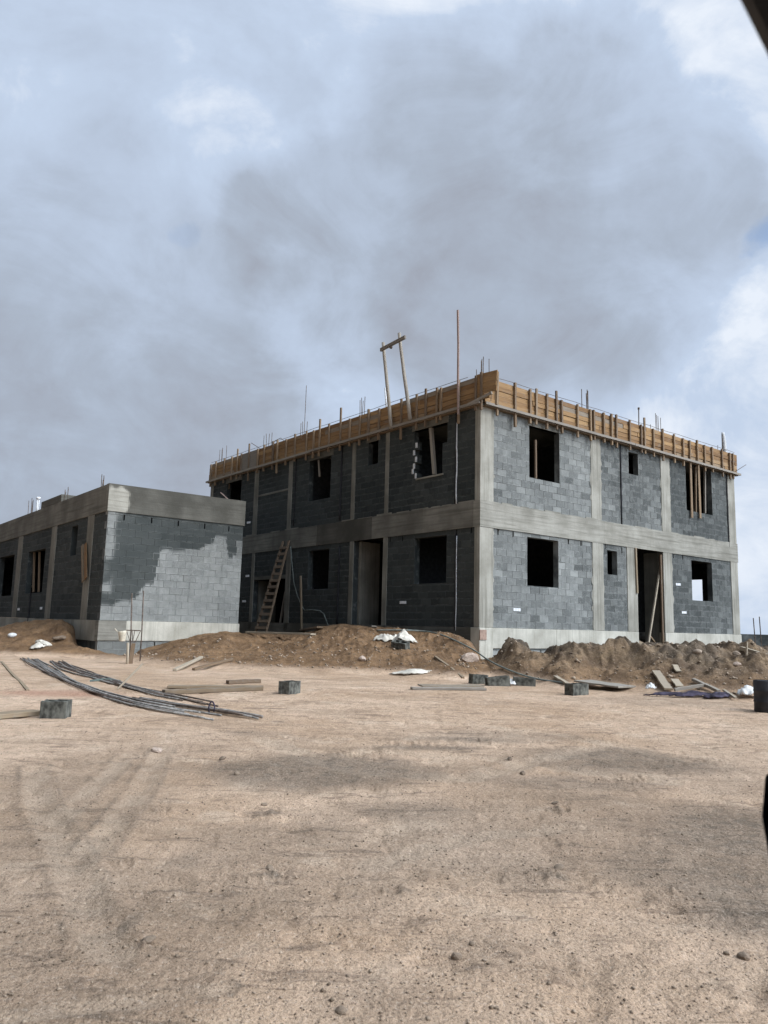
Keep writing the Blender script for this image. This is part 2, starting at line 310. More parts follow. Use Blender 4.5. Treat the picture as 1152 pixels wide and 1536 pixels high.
def mat_soil():
    t = NT('sandy_soil'); o = t.coord()
    body = t.attr('body'); crest = t.attr('crest'); rt = t.attr('right'); dk = t.attr('damp_shade'); red = t.attr('red'); trk = t.attr('track')
    n0 = t.noise(o, .35, 5, .6); n1 = t.noise(o, 1.7, 6, .62, .3); n2 = t.noise(o, 9, 6, .68); n3 = t.noise(o, 55, 4, .72)
    sx = t.coord('Object', (.55, 1.9, 1)); ns = t.noise(sx, 1.1, 6, .66, .5)
    yard = t.mix(t.ramp(n0, .32, .68), (.505, .345, .220), (.685, .50, .350))
    yard = t.mix(t.ramp(ns, .48, .70, 0, .5), yard, (.30, .215, .14))
    yard = t.mix(t.ramp(n1, .53, .70, 0, .6), yard, (.75, .58, .42)); nm = t.noise(o, 3.1, 8, .72, .5); yard = t.mix(t.ramp(nm, .51, .68, 0, .5), yard, (.28, .19, .12))
    sx2 = t.coord('Object', (1.2, 5.5, 1)); nsb = t.noise(sx2, 1.4, 7, .7, .8); yard = t.mix(t.ramp(nsb, .55, .64, 0, .72), yard, (.235, .165, .112)); yard = t.mix(t.ramp(n2, .5, .78, 0, .6), yard, (.235, .17, .122))
    yard = t.mix(t.math('MULTIPLY', trk, .5), yard, (.62, .475, .34))
    damp_shade = t.mix(t.ramp(n1, .3, .7), (.105, .09, .07), (.20, .16, .118))
    yard = t.mix(t.math('MULTIPLY', dk, t.ramp(n2, .2, .7, 1, .55)), yard, damp_shade)  # moist soil tone, also carries the painted car darkening at lower right
    yard = t.mix(red, yard, t.mix(n2, (.40, .21, .13), (.54, .34, .235)))
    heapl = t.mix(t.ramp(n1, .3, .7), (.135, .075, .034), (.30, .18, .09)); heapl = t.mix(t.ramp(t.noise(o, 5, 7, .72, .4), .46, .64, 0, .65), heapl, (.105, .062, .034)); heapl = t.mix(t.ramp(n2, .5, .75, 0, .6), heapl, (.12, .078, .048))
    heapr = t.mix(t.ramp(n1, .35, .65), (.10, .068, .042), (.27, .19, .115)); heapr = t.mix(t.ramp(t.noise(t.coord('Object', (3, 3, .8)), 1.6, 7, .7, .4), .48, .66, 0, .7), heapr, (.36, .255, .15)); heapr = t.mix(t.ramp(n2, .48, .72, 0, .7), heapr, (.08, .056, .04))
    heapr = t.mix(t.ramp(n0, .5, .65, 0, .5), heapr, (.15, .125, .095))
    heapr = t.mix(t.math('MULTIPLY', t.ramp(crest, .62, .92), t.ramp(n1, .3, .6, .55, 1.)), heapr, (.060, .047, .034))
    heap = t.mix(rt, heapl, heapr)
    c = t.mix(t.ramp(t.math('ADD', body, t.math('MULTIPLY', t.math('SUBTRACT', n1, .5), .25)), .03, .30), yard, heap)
    n4 = t.noise(o, 120, 3, .7); sp = t.math('ADD', t.math('MULTIPLY', n3, .55), t.math('MULTIPLY', n4, .45))
    c = t.mix(t.ramp(sp, .51, .64, 0, .6), c, (.12, .085, .060)); c = t.mix(t.ramp(sp, .48, .36, 0, .5), c, (.66, .54, .43))
    h = t.math('ADD', t.math('MULTIPLY', n3, .55), t.math('MULTIPLY', n2, 1.3)); t.bump(h, 1., .04)
    t.b.inputs['Specular IOR Level'].default_value = .12
    return t.out(c, .97)

M = dict(block=mat_block(), loose=mat_simple('damp_block', (.115, .115, .097), .95, .45, 9), mortar=mat_mortar(), colc=mat_concrete('column_concrete', True), beamc=mat_concrete('beam_concrete', False, 1., .15, .75), plinthc=mat_concrete('plinth_concrete', True, 1.42, .5, .3),
         form=mat_wood('shuttering_boards', (.22, .125, .055), (.40, .25, .115), (.09, .05, .025), .6), stud=mat_wood('stud_timber', (.15, .105, .068), (.30, .21, .125), (.07, .05, .034), .5),
         grey=mat_wood('weathered_timber', (.20, .175, .145), (.36, .32, .26), (.10, .085, .07), .5), plank=mat_wood('yard_planks', (.17, .125, .08), (.31, .24, .155), (.07, .05, .033), .7),
         pale=mat_wood('pale_timber', (.32, .265, .19), (.46, .39, .29), (.16, .125, .085), .4),
         rebar=mat_simple('rusty_bar', (.14, .108, .085), .75, .35, 14), steel=mat_simple('grey_bar', (.30, .28, .25), .8, .35, 12), dark=mat_simple('dark_tube', (.018, .018, .02), .6),
         conduit=mat_simple('grey_pipe', (.22, .23, .22), .6), white=mat_simple('white_plastic', (.74, .75, .75), .5, .08), foam=mat_simple('white_foam', (.62, .63, .62), .9, .15), pink=mat_wood('pink_pole', (.26, .18, .15), (.34, .25, .21), (.15, .1, .08), .4),
         soil=mat_soil(), hose=mat_simple('hose_rubber', (.12, .15, .13), .5, .2), green=mat_simple('blue_grey_hose', (.20, .225, .20), .5, .2), stone=mat_simple('pale_stone', (.42, .33, .26), .95, .25, 8), clod=mat_simple('brown_clod', (.23, .175, .125), .97, .35, 14),
         rubble=mat_simple('gravel', (.36, .285, .215), .97, .35, 20), paper=mat_simple('paper_sack', (.60, .56, .47), .9, .2, 7), bag=mat_simple('white_bag', (.66, .66, .63), .6, .12, 6), purple=mat_simple('purple_rag', (.06, .052, .075), .95, .5, 9),
         tile=mat_simple('terracotta_plate', (.36, .25, .19), .9, .15), drum=mat_simple('black_drum', (.035, .034, .036), .5, .25, 5), void=mat_simple('interior_block_darkened', (.03, .032, .033), .95), carp=mat_simple('dark_car_paint', (.010, .010, .013), .3, .1, 5, 0., .6),  # interior walls near-black: room darkness put into their colour
         rubber=mat_simple('black_trim', (.012, .012, .013), .6, .1), tyre=mat_simple('tyre_rubber', (.02, .02, .02), .9, .2), rim=mat_simple('alloy', (.4, .4, .42), .35, .1, 5, .9), seatm=mat_simple('seat_cloth', (.05, .05, .055), .95), lampg=mat_simple('lamp_lens', (.5, .5, .5), .15, .05), redl=mat_simple('red_lens', (.25, .01, .01), .2, .05),
         bucket=mat_simple('cream_plastic', (.58, .52, .40), .6, .2, 10))
def mat_glass():
    t = NT('window_glass'); t.b.inputs['Transmission Weight'].default_value = 1; t.b.inputs['IOR'].default_value = 1.02; return t.out((.9, .95, .95), .0)
M['glass'] = mat_glass()
def mat_mirror():
    t = NT('mirror_glass'); t.b.inputs['Metallic'].default_value = 1; return t.out((.8, .8, .82), .03)
M['mirror'] = mat_mirror()

# ------------------------------------------------------------------ ground
def make_ground():
    r = [.25]
    while r[-1] < 1200:
        q = r[-1]; r.append(q + (q * .012 if q < 9.5 else max(.055, .0045 * q) if q < 27 else q * .05))
    r = np.array(r)
    fine = np.radians(np.arange(-36, 36.01, .1)); coarse = np.radians(np.arange(39, 321.1, 3.))
    th = np.concatenate([fine, coarse]); nr, nt = len(r), len(th)
    R, T = np.meshgrid(r, th, indexing='ij'); X = R * np.sin(T); Y = R * np.cos(T)
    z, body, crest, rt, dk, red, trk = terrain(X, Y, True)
    V = np.stack([X, Y, z], -1).reshape(-1, 3)
    V = np.vstack([V, [[0, 0, float(z[0].mean())]]])
    i = np.arange(nr - 1)[:, None]; j = np.arange(nt)[None, :]; j2 = (j + 1) % nt
    Q = np.stack([i * nt + j, i * nt + j2, (i + 1) * nt + j2, (i + 1) * nt + j], -1).reshape(-1, 4)[:, ::-1]
    me = bpy.data.meshes.new('ground'); nf = len(Q); tri = np.array([[nr * nt, (k + 1) % nt, k] for k in range(nt)])[:, ::-1]
    me.vertices.add(len(V)); me.vertices.foreach_set('co', V.ravel())
    loops = np.concatenate([Q.ravel(), tri.ravel()]); me.loops.add(len(loops)); me.loops.foreach_set('vertex_index', loops.astype(np.int32))
    me.polygons.add(nf + nt); st = np.concatenate([np.arange(nf) * 4, nf * 4 + np.arange(nt) * 3]); me.polygons.foreach_set('loop_start', st.astype(np.int32))
    me.update(calc_edges=True); me.validate()
    for nm, a in (('body', body), ('crest', crest), ('right', rt), ('damp_shade', dk), ('red', red), ('track', trk)):
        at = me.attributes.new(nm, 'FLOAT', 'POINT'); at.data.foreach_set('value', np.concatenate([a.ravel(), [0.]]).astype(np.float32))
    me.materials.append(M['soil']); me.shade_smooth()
    o = bpy.data.objects.new('ground', me); COL.objects.link(o); tag(o, 'bare sandy yard with spoil heaps rising towards the buildings', 'ground', kind='structure')
make_ground()

# ------------------------------------------------------------------ walls of concrete blocks
def wall(parent, P, n, s0, s1, z0, z1, holes, thick=.2, sub=0, tonef=None, wetf=None, z_ref=0., top_slots=(), inside=None):
    """mortar slab with holes plus every block laid on its face; P maps (s, z, out) to a point"""
    mo = MB(); bl = MB(); holes = list(holes) + list(top_slots)
    S = sorted({s0, s1, *[min(max(h[i], s0), s1) for h in holes for i in (0, 1)]}); Z = sorted({z0, z1, *[min(max(h[i], z0), z1) for h in holes for i in (2, 3)]})
    if sub: S = sorted({*S, *np.arange(s0, s1, .1)}); Z = sorted({*Z, *np.arange(z0, z1, .1)})
    def solid(i, j):
        if i < 0 or j < 0 or i >= len(S) - 1 or j >= len(Z) - 1: return False
        cs, cz = (S[i] + S[i + 1]) / 2, (Z[j] + Z[j + 1]) / 2
        return not any(h[0] < cs < h[1] and h[2] < cz < h[3] for h in holes)
    fr = -.009
    for i in range(len(S) - 1):
        for j in range(len(Z) - 1):
            if not solid(i, j): continue
            a, b, c, d = S[i], S[i + 1], Z[j], Z[j + 1]; w = wetf((a + b) / 2, (c + d) / 2) if wetf else 0
            mo.quad([P(a, c, fr), P(b, c, fr), P(b, d, fr), P(a, d, fr)], .5, w); mo.quad([P(b, c, -thick), P(a, c, -thick), P(a, d, -thick), P(b, d, -thick)], .5, .9)  # room side takes the wet tone to put darkness into it
            if not solid(i - 1, j): mo.quad([P(a, c, -thick), P(a, c, fr), P(a, d, fr), P(a, d, -thick)], .5, w)
            if not solid(i + 1, j): mo.quad([P(b, c, fr), P(b, c, -thick), P(b, d, -thick), P(b, d, fr)], .5, w)
            if not solid(i, j - 1): mo.quad([P(a, c, -thick), P(b, c, -thick), P(b, c, fr), P(a, c, fr)], .5, w)
            if not solid(i, j + 1): mo.quad([P(a, d, fr), P(b, d, fr), P(b, d, -thick), P(a, d, -thick)], .5, w)
    row = int(math.floor((z0 - z_ref) / .2 + 1e-6))
    while z_ref + row * .2 < z1 - .02:
        za, zb = max(z0, z_ref + row * .2), min(z1, z_ref + row * .2 + .2); off = (.2 if row % 2 else 0.) + rnd.uniform(-.03, .03); s = s0 - .4 + off
        while s < s1:
            sa, sb = max(s, s0), min(s + .4, s1); s += .4
            if sb - sa < .03: continue
            tone = (tonef((sa + sb) / 2, (za + zb) / 2) if tonef else .5); wet = wetf((sa + sb) / 2, (za + zb) / 2) if wetf else 0
            rects = [(sa + .005, sb - .005, za + .005, zb - .005)]
            for h in holes:
                nx = []
                for (a, b, c, d) in rects:
                    if h[1] <= a or h[0] >= b or h[3] <= c or h[2] >= d: nx.append((a, b, c, d)); continue
                    if h[0] > a: nx.append((a, h[0], c, d))
                    if h[1] < b: nx.append((h[1], b, c, d))
                    a2, b2 = max(a, h[0]), min(b, h[1])
                    if h[2] > c: nx.append((a2, b2, c, h[2]))
                    if h[3] < d: nx.append((a2, b2, h[3], d))
                rects = nx
            for (a, b, c, d) in rects:
                if b - a < .025 or d - c < .025: continue
                e = rnd.uniform(-.003, .003); k = min(.006, (b - a) / 4, (d - c) / 4); jj = lambda: rnd.uniform(-.0018, .0018)
                o0 = [P(a, c, fr), P(b, c, fr), P(b, d, fr), P(a, d, fr)]; o1 = [P(a + jj(), c + jj(), e - .004), P(b + jj(), c + jj(), e - .004), P(b + jj(), d + jj(), e - .004), P(a + jj(), d + jj(), e - .004)]
                o2 = [P(a + k, c + k, e), P(b - k, c + k, e), P(b - k, d - k, e), P(a + k, d - k, e)]
                if sub:
                    nx_, nz_ = max(1, round((b - a) / sub)), max(1, round((d - c) / sub))
                    for ix in range(nx_):
                        for iz in range(nz_):
                            xa, xb = a + k + (b - a - 2 * k) * ix / nx_, a + k + (b - a - 2 * k) * (ix + 1) / nx_; ya, yb = c + k + (d - c - 2 * k) * iz / nz_, c + k + (d - c - 2 * k) * (iz + 1) / nz_
                            bl.quad([P(xa, ya, e), P(xb, ya, e), P(xb, yb, e), P(xa, yb, e)], tone, wetf((xa + xb) / 2, (ya + yb) / 2), [(xa, ya - z_ref), (xb, ya - z_ref), (xb, yb - z_ref), (xa, yb - z_ref)])
                else: bl.quad(o2, tone, wet, [(a + k, c + k - z_ref), (b - k, c + k - z_ref), (b - k, d - k - z_ref), (a + k, d - k - z_ref)])
                for q in range(4):
                    q2 = (q + 1) % 4
                    bl.quad([o1[q], o1[q2], o2[q2], o2[q]], tone * .9, wet); bl.quad([o0[q], o0[q2], o1[q2], o1[q]], tone * .8, wet)
        row += 1
    w = mo.build('block_wall', M['mortar'], parent); b = bl.build('block_facing', M['block'], w); return w

def vn(s, z, f, k): return float(vnoise(np.array([s * f]), np.array([z * f]), k)[0])
# ================================================================== the two-storey building
B = empty('unfinished_building', C0, ROTZ)
tag(B, 'two storey grey block building under construction with bare concrete frame', 'building')
PR = lambda s, z, o: (s, -o, z)          # right face: along +a, out of the wall is -b
PL = lambda s, z, o: (-o, s, z)          # left face: along +b, out is -a
LEN_R, LEN_L, ZB, ZT, ZR = 14.09, 16.98, 2.75, 3.475, 6.27
winR0 = [(1.95, 3.35, 1.23, 2.635), (5.78, 6.31, 1.785, 2.56), (7.39, 8.95, -.6, 2.75), (10.79, 12.2, 1.17, 2.61)]
winR1 = [(2.05, 3.44, 4.41, 5.98), (7.06, 7.61, 5.245, 6.0), (10.6, 12.4, 4.41, 6.2)]
winL0 = [(1.33, 2.73, 1.24, 2.61), (4.27, 5.83, -.2, 2.75), (7.3, 8.6, 1.2, 2.58), (10.15, 12.56, -.2, 1.65)]
winL1 = [(1.56, 2.7, 4.45, 5.96), (1.36, 1.56, 5.36, 5.96), (2.7, 2.86, 5.62, 5.96), (4.67, 5.2, 5.23, 6.0), (7.39, 8.8, 4.41, 5.93), (14.07, 15.4, 4.41, 5.95)]
# toothed jamb of the nearest upper window on the left face
teeth = []
for k, (zz, dx) in enumerate([(5.42, .02), (5.2, .13), (4.98, .03), (4.78, .12), (4.62, .17)]): winL1.append((2.69, 2.70 + dx, zz, zz + .16))
def toneR(s, z):
    b = .32 + .5 * (vn(s, z, .55, 1) - .5)
    if s < 5 and z < 3: b += .16 + .14 * (s < 2.2)
    if s < 5 and z > 3: b += .16
    if 5.4 < s < 7.4: b -= .02
    if s > 9: b -= .12
    return min(1, max(0, b + rnd.gauss(0, .17) + (.3 if rnd.random() < .1 else 0)))
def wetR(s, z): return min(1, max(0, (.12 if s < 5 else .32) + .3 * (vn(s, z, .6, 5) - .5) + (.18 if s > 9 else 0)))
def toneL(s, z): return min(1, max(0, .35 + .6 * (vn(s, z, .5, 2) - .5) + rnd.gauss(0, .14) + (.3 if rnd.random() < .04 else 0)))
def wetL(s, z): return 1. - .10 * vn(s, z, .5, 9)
slots = lambda a, b, st, z, ph=0.: [(x, x + .06, z - .02, z + .145) for x in np.arange(a + ph, b, st)]
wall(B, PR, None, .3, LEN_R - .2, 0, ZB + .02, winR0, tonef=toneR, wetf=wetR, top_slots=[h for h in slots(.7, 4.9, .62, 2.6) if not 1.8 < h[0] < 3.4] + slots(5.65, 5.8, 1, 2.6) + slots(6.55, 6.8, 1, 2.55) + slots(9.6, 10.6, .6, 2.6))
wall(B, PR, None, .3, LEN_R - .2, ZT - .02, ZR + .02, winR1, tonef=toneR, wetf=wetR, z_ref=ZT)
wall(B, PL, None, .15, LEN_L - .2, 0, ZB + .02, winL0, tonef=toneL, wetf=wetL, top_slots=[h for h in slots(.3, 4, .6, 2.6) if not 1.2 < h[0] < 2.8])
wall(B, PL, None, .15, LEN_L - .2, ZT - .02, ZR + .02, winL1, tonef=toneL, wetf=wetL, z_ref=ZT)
# far walls close the building; the gable has its own window in line with the last one of the long wall
def plain_wall(lo, hi, holes, axis):
    m = MB(); S = sorted({lo[axis], hi[axis], *[h[i] for h in holes for i in (0, 1)]}); Z = sorted({lo[2], hi[2], *[h[i] for h in holes for i in (2, 3)]})
    for i in range(len(S) - 1):
        for j in range(len(Z) - 1):
            if any(h[0] < (S[i] + S[i + 1]) / 2 < h[1] and h[2] < (Z[j] + Z[j + 1]) / 2 < h[3] for h in holes): continue
            a = list(lo); b = list(hi); a[axis], b[axis], a[2], b[2] = S[i], S[i + 1], Z[j], Z[j + 1]; m.box(a, b, .4, .9)
    return m.build('outer_wall', M['mortar'], B)
plain_wall((LEN_R - .2, .2, 0), (LEN_R, LEN_L, ZR), [(1.35, 3.2, .9, 2.14)], 1)
plain_wall((.2, LEN_L - .2, 0), (LEN_R - .2, LEN_L, ZR), [(9, 10.4, 1.2, 2.6)], 0)
m = MB()
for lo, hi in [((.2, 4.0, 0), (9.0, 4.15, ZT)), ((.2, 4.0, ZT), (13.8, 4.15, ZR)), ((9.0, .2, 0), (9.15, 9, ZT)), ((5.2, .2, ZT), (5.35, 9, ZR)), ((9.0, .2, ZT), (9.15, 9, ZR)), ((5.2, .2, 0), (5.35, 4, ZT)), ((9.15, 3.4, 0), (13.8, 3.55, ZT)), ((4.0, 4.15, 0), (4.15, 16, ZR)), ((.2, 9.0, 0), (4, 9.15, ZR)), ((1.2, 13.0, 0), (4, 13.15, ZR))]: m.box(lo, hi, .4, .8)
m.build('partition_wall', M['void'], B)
m = MB(); m.box((.2, .2, ZT - .2), (LEN_R - .2, LEN_L - .2, ZT - .01), .5, .6); m.build('floor_slab', M['beamc'], B)
m = MB(); m.box((.02, .02, ZR - .06), (LEN_R - .02, LEN_L - .02, ZR + .16), .5, .5); m.build('roof_slab', M['beamc'], B)
m = MB(); m.box((.03, .03, ZR + .16), (LEN_R - .03, .28, ZR + .66), .3, .9); m.box((.03, .28, ZR + .16), (.28, LEN_L - .03, ZR + .66), .3, .9); m.box((LEN_R - .28, .28, ZR + .16), (LEN_R - .03, LEN_L - .03, ZR + .66), .3, .9); m.build('gap_backing', M['beamc'], B)  # added backing behind the boards, keeps light out of their gaps
m = MB(); m.box((.2, 1.4, -.3), (LEN_R - .2, LEN_L - .2, -.012), .5, .6); m.build('ground_slab', M['beamc'], B)
# ring beam, slightly proud of the blocks
def splitbox(m, lo, hi, axis, n, tone, wet, jit=.006, out=None):
    xs = np.linspace(lo[axis], hi[axis], n + 1)
    for i in range(n):
        a = list(lo); b = list(hi); a[axis], b[axis] = xs[i], xs[i + 1]
        if out is not None: a[out] += rnd.uniform(-jit, jit)
        m.box(a, b, tone + rnd.uniform(-.15, .15), min(1, max(0, wet + rnd.uniform(-.08, .08))))
m = MB(); splitbox(m, (-.03, -.035, ZB), (LEN_R + .03, .22, ZT), 0, 5, .85, .08, .006, 1); m.build('ring_beam', M['beamc'], B)
m = MB()
for b0, b1, ww, tt in ((.22, 2.35, .45, .7), (2.35, 4.85, .55, .5), (4.85, 8.1, .95, .25), (8.1, 11.2, .62, .6), (11.2, LEN_L, .5, .6)): m.box((-.028 + rnd.uniform(-.006, .006), b0, ZB), (.22, b1, ZT - .004), tt, ww)
m.build('ring_beam', M['beamc'], B)
m = MB(); splitbox(m, (LEN_R - .22, .22, ZB), (LEN_R + .03, LEN_L, ZT), 1, 3, .8, .2); m.build('ring_beam', M['beamc'], B)
m = MB(); splitbox(m, (-.02, LEN_L - .03, ZB), (LEN_R, LEN_L + .03, ZT), 0, 3, .8, .2); m.build('ring_beam', M['beamc'], B)
# rough cement smears where the blocks start on the beam
for nm, f, n, L in (('r', PR, 26, LEN_R), ('l', PL, 30, LEN_L)):
    m = MB(); s = .2
    while s < L - .5:
        l = rnd.uniform(.3, 1.0); h = rnd.uniform(.012, .05)
        if rnd.random() < .75:
            a, b = f(s, ZT, .012), f(min(s + l, L), ZT + h, .028); m.box([min(a[i], b[i]) for i in range(3)], [max(a[i], b[i]) for i in range(3)], .9, .15 if nm == 'r' else .4)
        s += l + rnd.uniform(.05, .4)
    m.build('mortar_bed', M['beamc'], B)['kind'] = 'stuff'
# columns: (from, to) along the face; each storey cast on its own
def column(f, s0, s1, z0, z1, proud, wet, depth=.2, tone=.9):
    m = MB(); a, b = f(s0, z0, proud), f(s1, z1, -depth); m.box([min(a[i], b[i]) for i in range(3)], [max(a[i], b[i]) for i in range(3)], tone, wet); return m.build('column', M['colc'], B, bevel=.012)
for s0, s1 in [(4.98, 5.5), (8.95, 9.52), (13.56, 14.09)]: column(PR, s0, s1, ZT, ZR - .07, .02, .06)
for s0, s1 in [(4.99, 5.55), (6.82, 7.39), (8.95, 9.5), (13.56, 14.09)]: column(PR, s0, s1, .0, ZB, .022, .05)
for s0, s1 in [(4.06, 4.25), (5.88, 6.09), (9.94, 10.22), (12.56, 12.9), (16.7, 16.97)]: column(PL, s0, s1, ZT, ZR - .07, .02, .45)
for s0, s1 in [(4.03, 4.26), (5.84, 6.07), (9.8, 10.13), (12.57, 12.8), (16.7, 16.97)]: column(PL, s0, s1, -.3, ZB, .02, .5)
# the near corner column shows both faces
for z0, z1 in ((0, ZB), (ZT, ZR - .07)):
    m = MB(); m.box((-.022, -.026, z0), (.52, .19, z1), .95, .0); m.build('column', M['colc'], B, bevel=.015)
m = MB(); m.box((-.03, -.05, -1.7), (.5, .3, -.003), 1., 0.); m.build('corner_footing', M['plinthc'], B, bevel=.015)
# deep porch reveals behind the two left face door columns
m = MB(); m.box((.2, 5.70, -.2), (1.0, 5.84, ZB - .01), .8, .45); m.build('door_reveal', M['colc'], B); m = MB(); m.box((.2, 12.45, -.2), (1.0, 12.56, 1.64), .8, .6); m.build('door_reveal', M['colc'], B)
m = MB(); m.box((.2, 8.955, -.55), (.21, 8.96, 0)); 
m = MB(); m.box((8.955, .2, -.58), (9.1, .75, ZB - .01), .4, .45); m.build('door_reveal', M['colc'], B)
# door lintel and window lintels
m = MB(); m.box((-.012, 10.13, 1.65), (.18, 12.57, 1.78), .6, .7); m.build('lintel', M['beamc'], B)
for f, s0, s1, z0, z1, w in [(PR, 1.95, 3.62, 5.98, 6.2, .45), (PL, 1.3, 2.95, 5.96, 6.2, .62), (PL, 4.55, 5.3, 6.0, 6.2, .7), (PL, 7.25, 8.95, 5.93, 6.2, .7), (PL, 10.22, 12.56, 5.02, 5.1, .35), (PL, 14, 15.5, 5.95, 6.2, .7)]:
    m = MB(); a, b = f(s0, z0, .012), f(s1, z1, -.19); m.box([min(a[i], b[i]) for i in range(3)], [max(a[i], b[i]) for i in range(3)], .4, w); m.build('lintel', M['beamc'], B, bevel=.008)
m = MB(); m.box((-.035, 1.5, 4.40), (.15, 2.72, 4.448), .9, .25); m.build('window_sill', M['beamc'], B)
# plinth beam, open under the door, on block footings
m = MB()
for a, b in ((.5, 3.2), (3.2, 5.0), (5.0, 5.54), (5.54, 7.39), (8.96, 10.9), (10.9, 14.14)): m.box((a, -.03 + rnd.uniform(-.006, .004), -.56 - .01 * (a > 4)), (b, .25, -.004), .95 + rnd.uniform(-.1, .05), 0.02)
m.build('plinth', M['plinthc'], B, bevel=.012)
m = MB(); m.box((-.02, .3, -.62), (.25, LEN_L, -.004), .6, .72); m.build('plinth', M['beamc'], B)
m = MB(); m.box((LEN_R - .25, .25, -.6), (LEN_R + .05, LEN_L, -.004), .9, .05); m.build('plinth', M['plinthc'], B)
wall(B, lambda s, z, o: (s, .03 - o, z), None, .5, 14.08, -1.6, -.54, [(7.39, 8.96, -.9, 0)], tonef=lambda s, z: .95 + rnd.gauss(0, .1), wetf=lambda s, z: .0, top_slots=[(.85, .89, -.78, -.62), (2.55, 2.59, -.74, -.6), (3.25, 3.29, -.74, -.6)])
wall(B, lambda s, z, o: (.03 - o, s, z), None, .3, LEN_L, -1.4, -.6, [], tonef=lambda s, z: .4 + rnd.gauss(0, .1), wetf=lambda s, z: .9)
# square plate set into the footing of the corner
m = MB(); m.box((-.036, -.075, -.33), (.22, -.052, -.06), .5); m.build('corner_plate', M['tile'], B, bevel=.004)
# joints running down the walls; dark tubes stand in for their recesses
def leak(f, s0, s1, z0, z1, w, side):
    m = MB(); z = z0 + .05
    while z < z1 - .2:
        h = rnd.uniform(.12, .5); wd = rnd.uniform(.012, w)
        if rnd.random() < .7:
            n_ = 5; pts = [(z + h * k / n_, wd * math.sin(math.pi * (k + .25) / (n_ + .5)) * rnd.uniform(.6, 1.2)) for k in range(n_ + 1)]
            for (za, wa), (zb, wb) in zip(pts[:-1], pts[1:]):
                if side < 0: q = [f(s0 - wa, za, .007), f(s0 + .01, za, .012), f(s0 + .01, zb, .012), f(s0 - wb, zb, .007)]
                else: q = [f(s1 - .01, za, .012), f(s1 + wa, za, .007), f(s1 + wb, zb, .007), f(s1 - .01, zb, .012)]
                m.quad(q, .8, .1 if f is PR else .45)
        z += h + rnd.uniform(.02, .3)
    m.build('grout_leak', M['colc'], B)['kind'] = 'stuff'
for s0, s1 in [(4.98, 5.5), (8.95, 9.52), (-.5, .52)]: leak(PR, s0, s1, ZT, ZR - .1, .07, 1); s0 > 0 and leak(PR, s0, s1, ZT, ZR - .1, .07, -1)
for s0, s1 in [(4.99, 5.55), (-.5, .52), (8.95, 9.5)]: leak(PR, s0, s1, 0, ZB, .07, 1)
leak(PR, 4.99, 5.55, 0, ZB, .07, -1); leak(PR, 6.82, 7.39, 0, ZB, .06, -1)
def pipe(f, s, z0, z1, r, mat, out=.0, name='wall_pipe', wob=.0):
    m = MB(); n = 10; m.tube([f(s + rnd.uniform(-wob, wob), z0 + (z1 - z0) * i / n, out + r * .6) for i in range(n + 1)], r, 8); return m.build(name, M[mat], B, smooth=True)
pipe(PR, 6.58, ZT, 6.15, .026, 'dark', name='joint_recess_stand_in', wob=.004); pipe(PR, 13.5, 3.3, 6.2, .022, 'dark', name='joint_recess_stand_in', wob=.004)
pipe(PL, 6.70, ZT + .05, 6.3, .034, 'dark', name='joint_recess_stand_in', wob=.004); pipe(PL, 6.65, .0, 2.62, .034, 'dark', name='joint_recess_stand_in', wob=.004); pipe(PL, 8.2, 1.1, 1.25, .02, 'dark')
pipe(PL, .92, ZT, 5.85, .02, 'foam', .012, 'foam_strip', .012); pipe(PL, .98, ZT, 6.2, .022, 'dark', 0., 'joint_recess_stand_in', .003)
pipe(PL, .885, -.1, 2.55, .014, 'foam', .012, 'foam_strip', .006); pipe(PL, .93, -.1, 2.62, .022, 'dark', 0., 'joint_recess_stand_in', .003)
pipe(PL, 9.72, 3.6, 6.2, .02, 'dark', name='joint_recess_stand_in')
# pale mortar left on the toothed jamb
m = MB()
for zz, dx in [(5.42, .02), (5.2, .13), (4.98, .03), (4.78, .12), (4.62, .17), (4.46, .02)]:
    m.box((-.014, 2.70 + dx - .01, zz), (.02, 2.70 + dx + .055, zz + .16), 1., 0.)
m.build('jamb_mortar', M['foam'], B)
# white electrical back boxes let into the blocks
def box_strip(f, s, z, n=3, w=.1, parent=B):
    m = MB()
    for k in range(n):
        a, b = f(s + k * w, z, .012), f(s + k * w + w * .93, z + .085, -.03); lo = [min(a[i], b[i]) for i in range(3)]; hi = [max(a[i], b[i]) for i in range(3)]; m.box(lo, hi)
    m.build('junction_box', M['white'], parent, bevel=.006)
box_strip(PR, 1.36, .48); box_strip(PR, 9.72, 1.64); box_strip(PR, 10.05, .67); box_strip(PL, 3.08, .65); box_strip(PL, 12.98, 1.8); box_strip(PL, 13.15, .78); box_strip(PL, 13.1, 4.0)
# starter bars left standing above the columns
def starter(f, spots, zbase, parent=B, mat='rebar', r=.011):
    g = bpy.data.objects.new('starter_bars', None); g.empty_display_size = .1; COL.objects.link(g); g.parent = parent
    for s, d, ztop in spots:
        m = MB(); p0 = f(s, zbase, -d); p1 = f(s + rnd.uniform(-.06, .06), ztop, -d + rnd.uniform(-.05, .05)); mid = [(a + b) / 2 + rnd.uniform(-.012, .012) for a, b in zip(p0, p1)]
        m.tube([p0, mid, p1], r, 6); m.build('bar', M[mat], g)
    return g
starter(PL, [(.0, .1, 7.62), (.12, .1, 7.55), (.2, .25, 7.65), (-.1, .25, 7.6), (.3, .2, 7.35), (-.3, .1, 7.12)], ZR)
starter(PL, [(5.6, .08, 7.72), (5.72, .08, 7.6), (5.9, .2, 7.75), (6.0, .2, 7.7)], ZR); starter(PL, [(9.25, .1, 7.55), (9.42, .1, 9.0), (9.65, .2, 7.65), (9.85, .2, 7.62)], ZR)
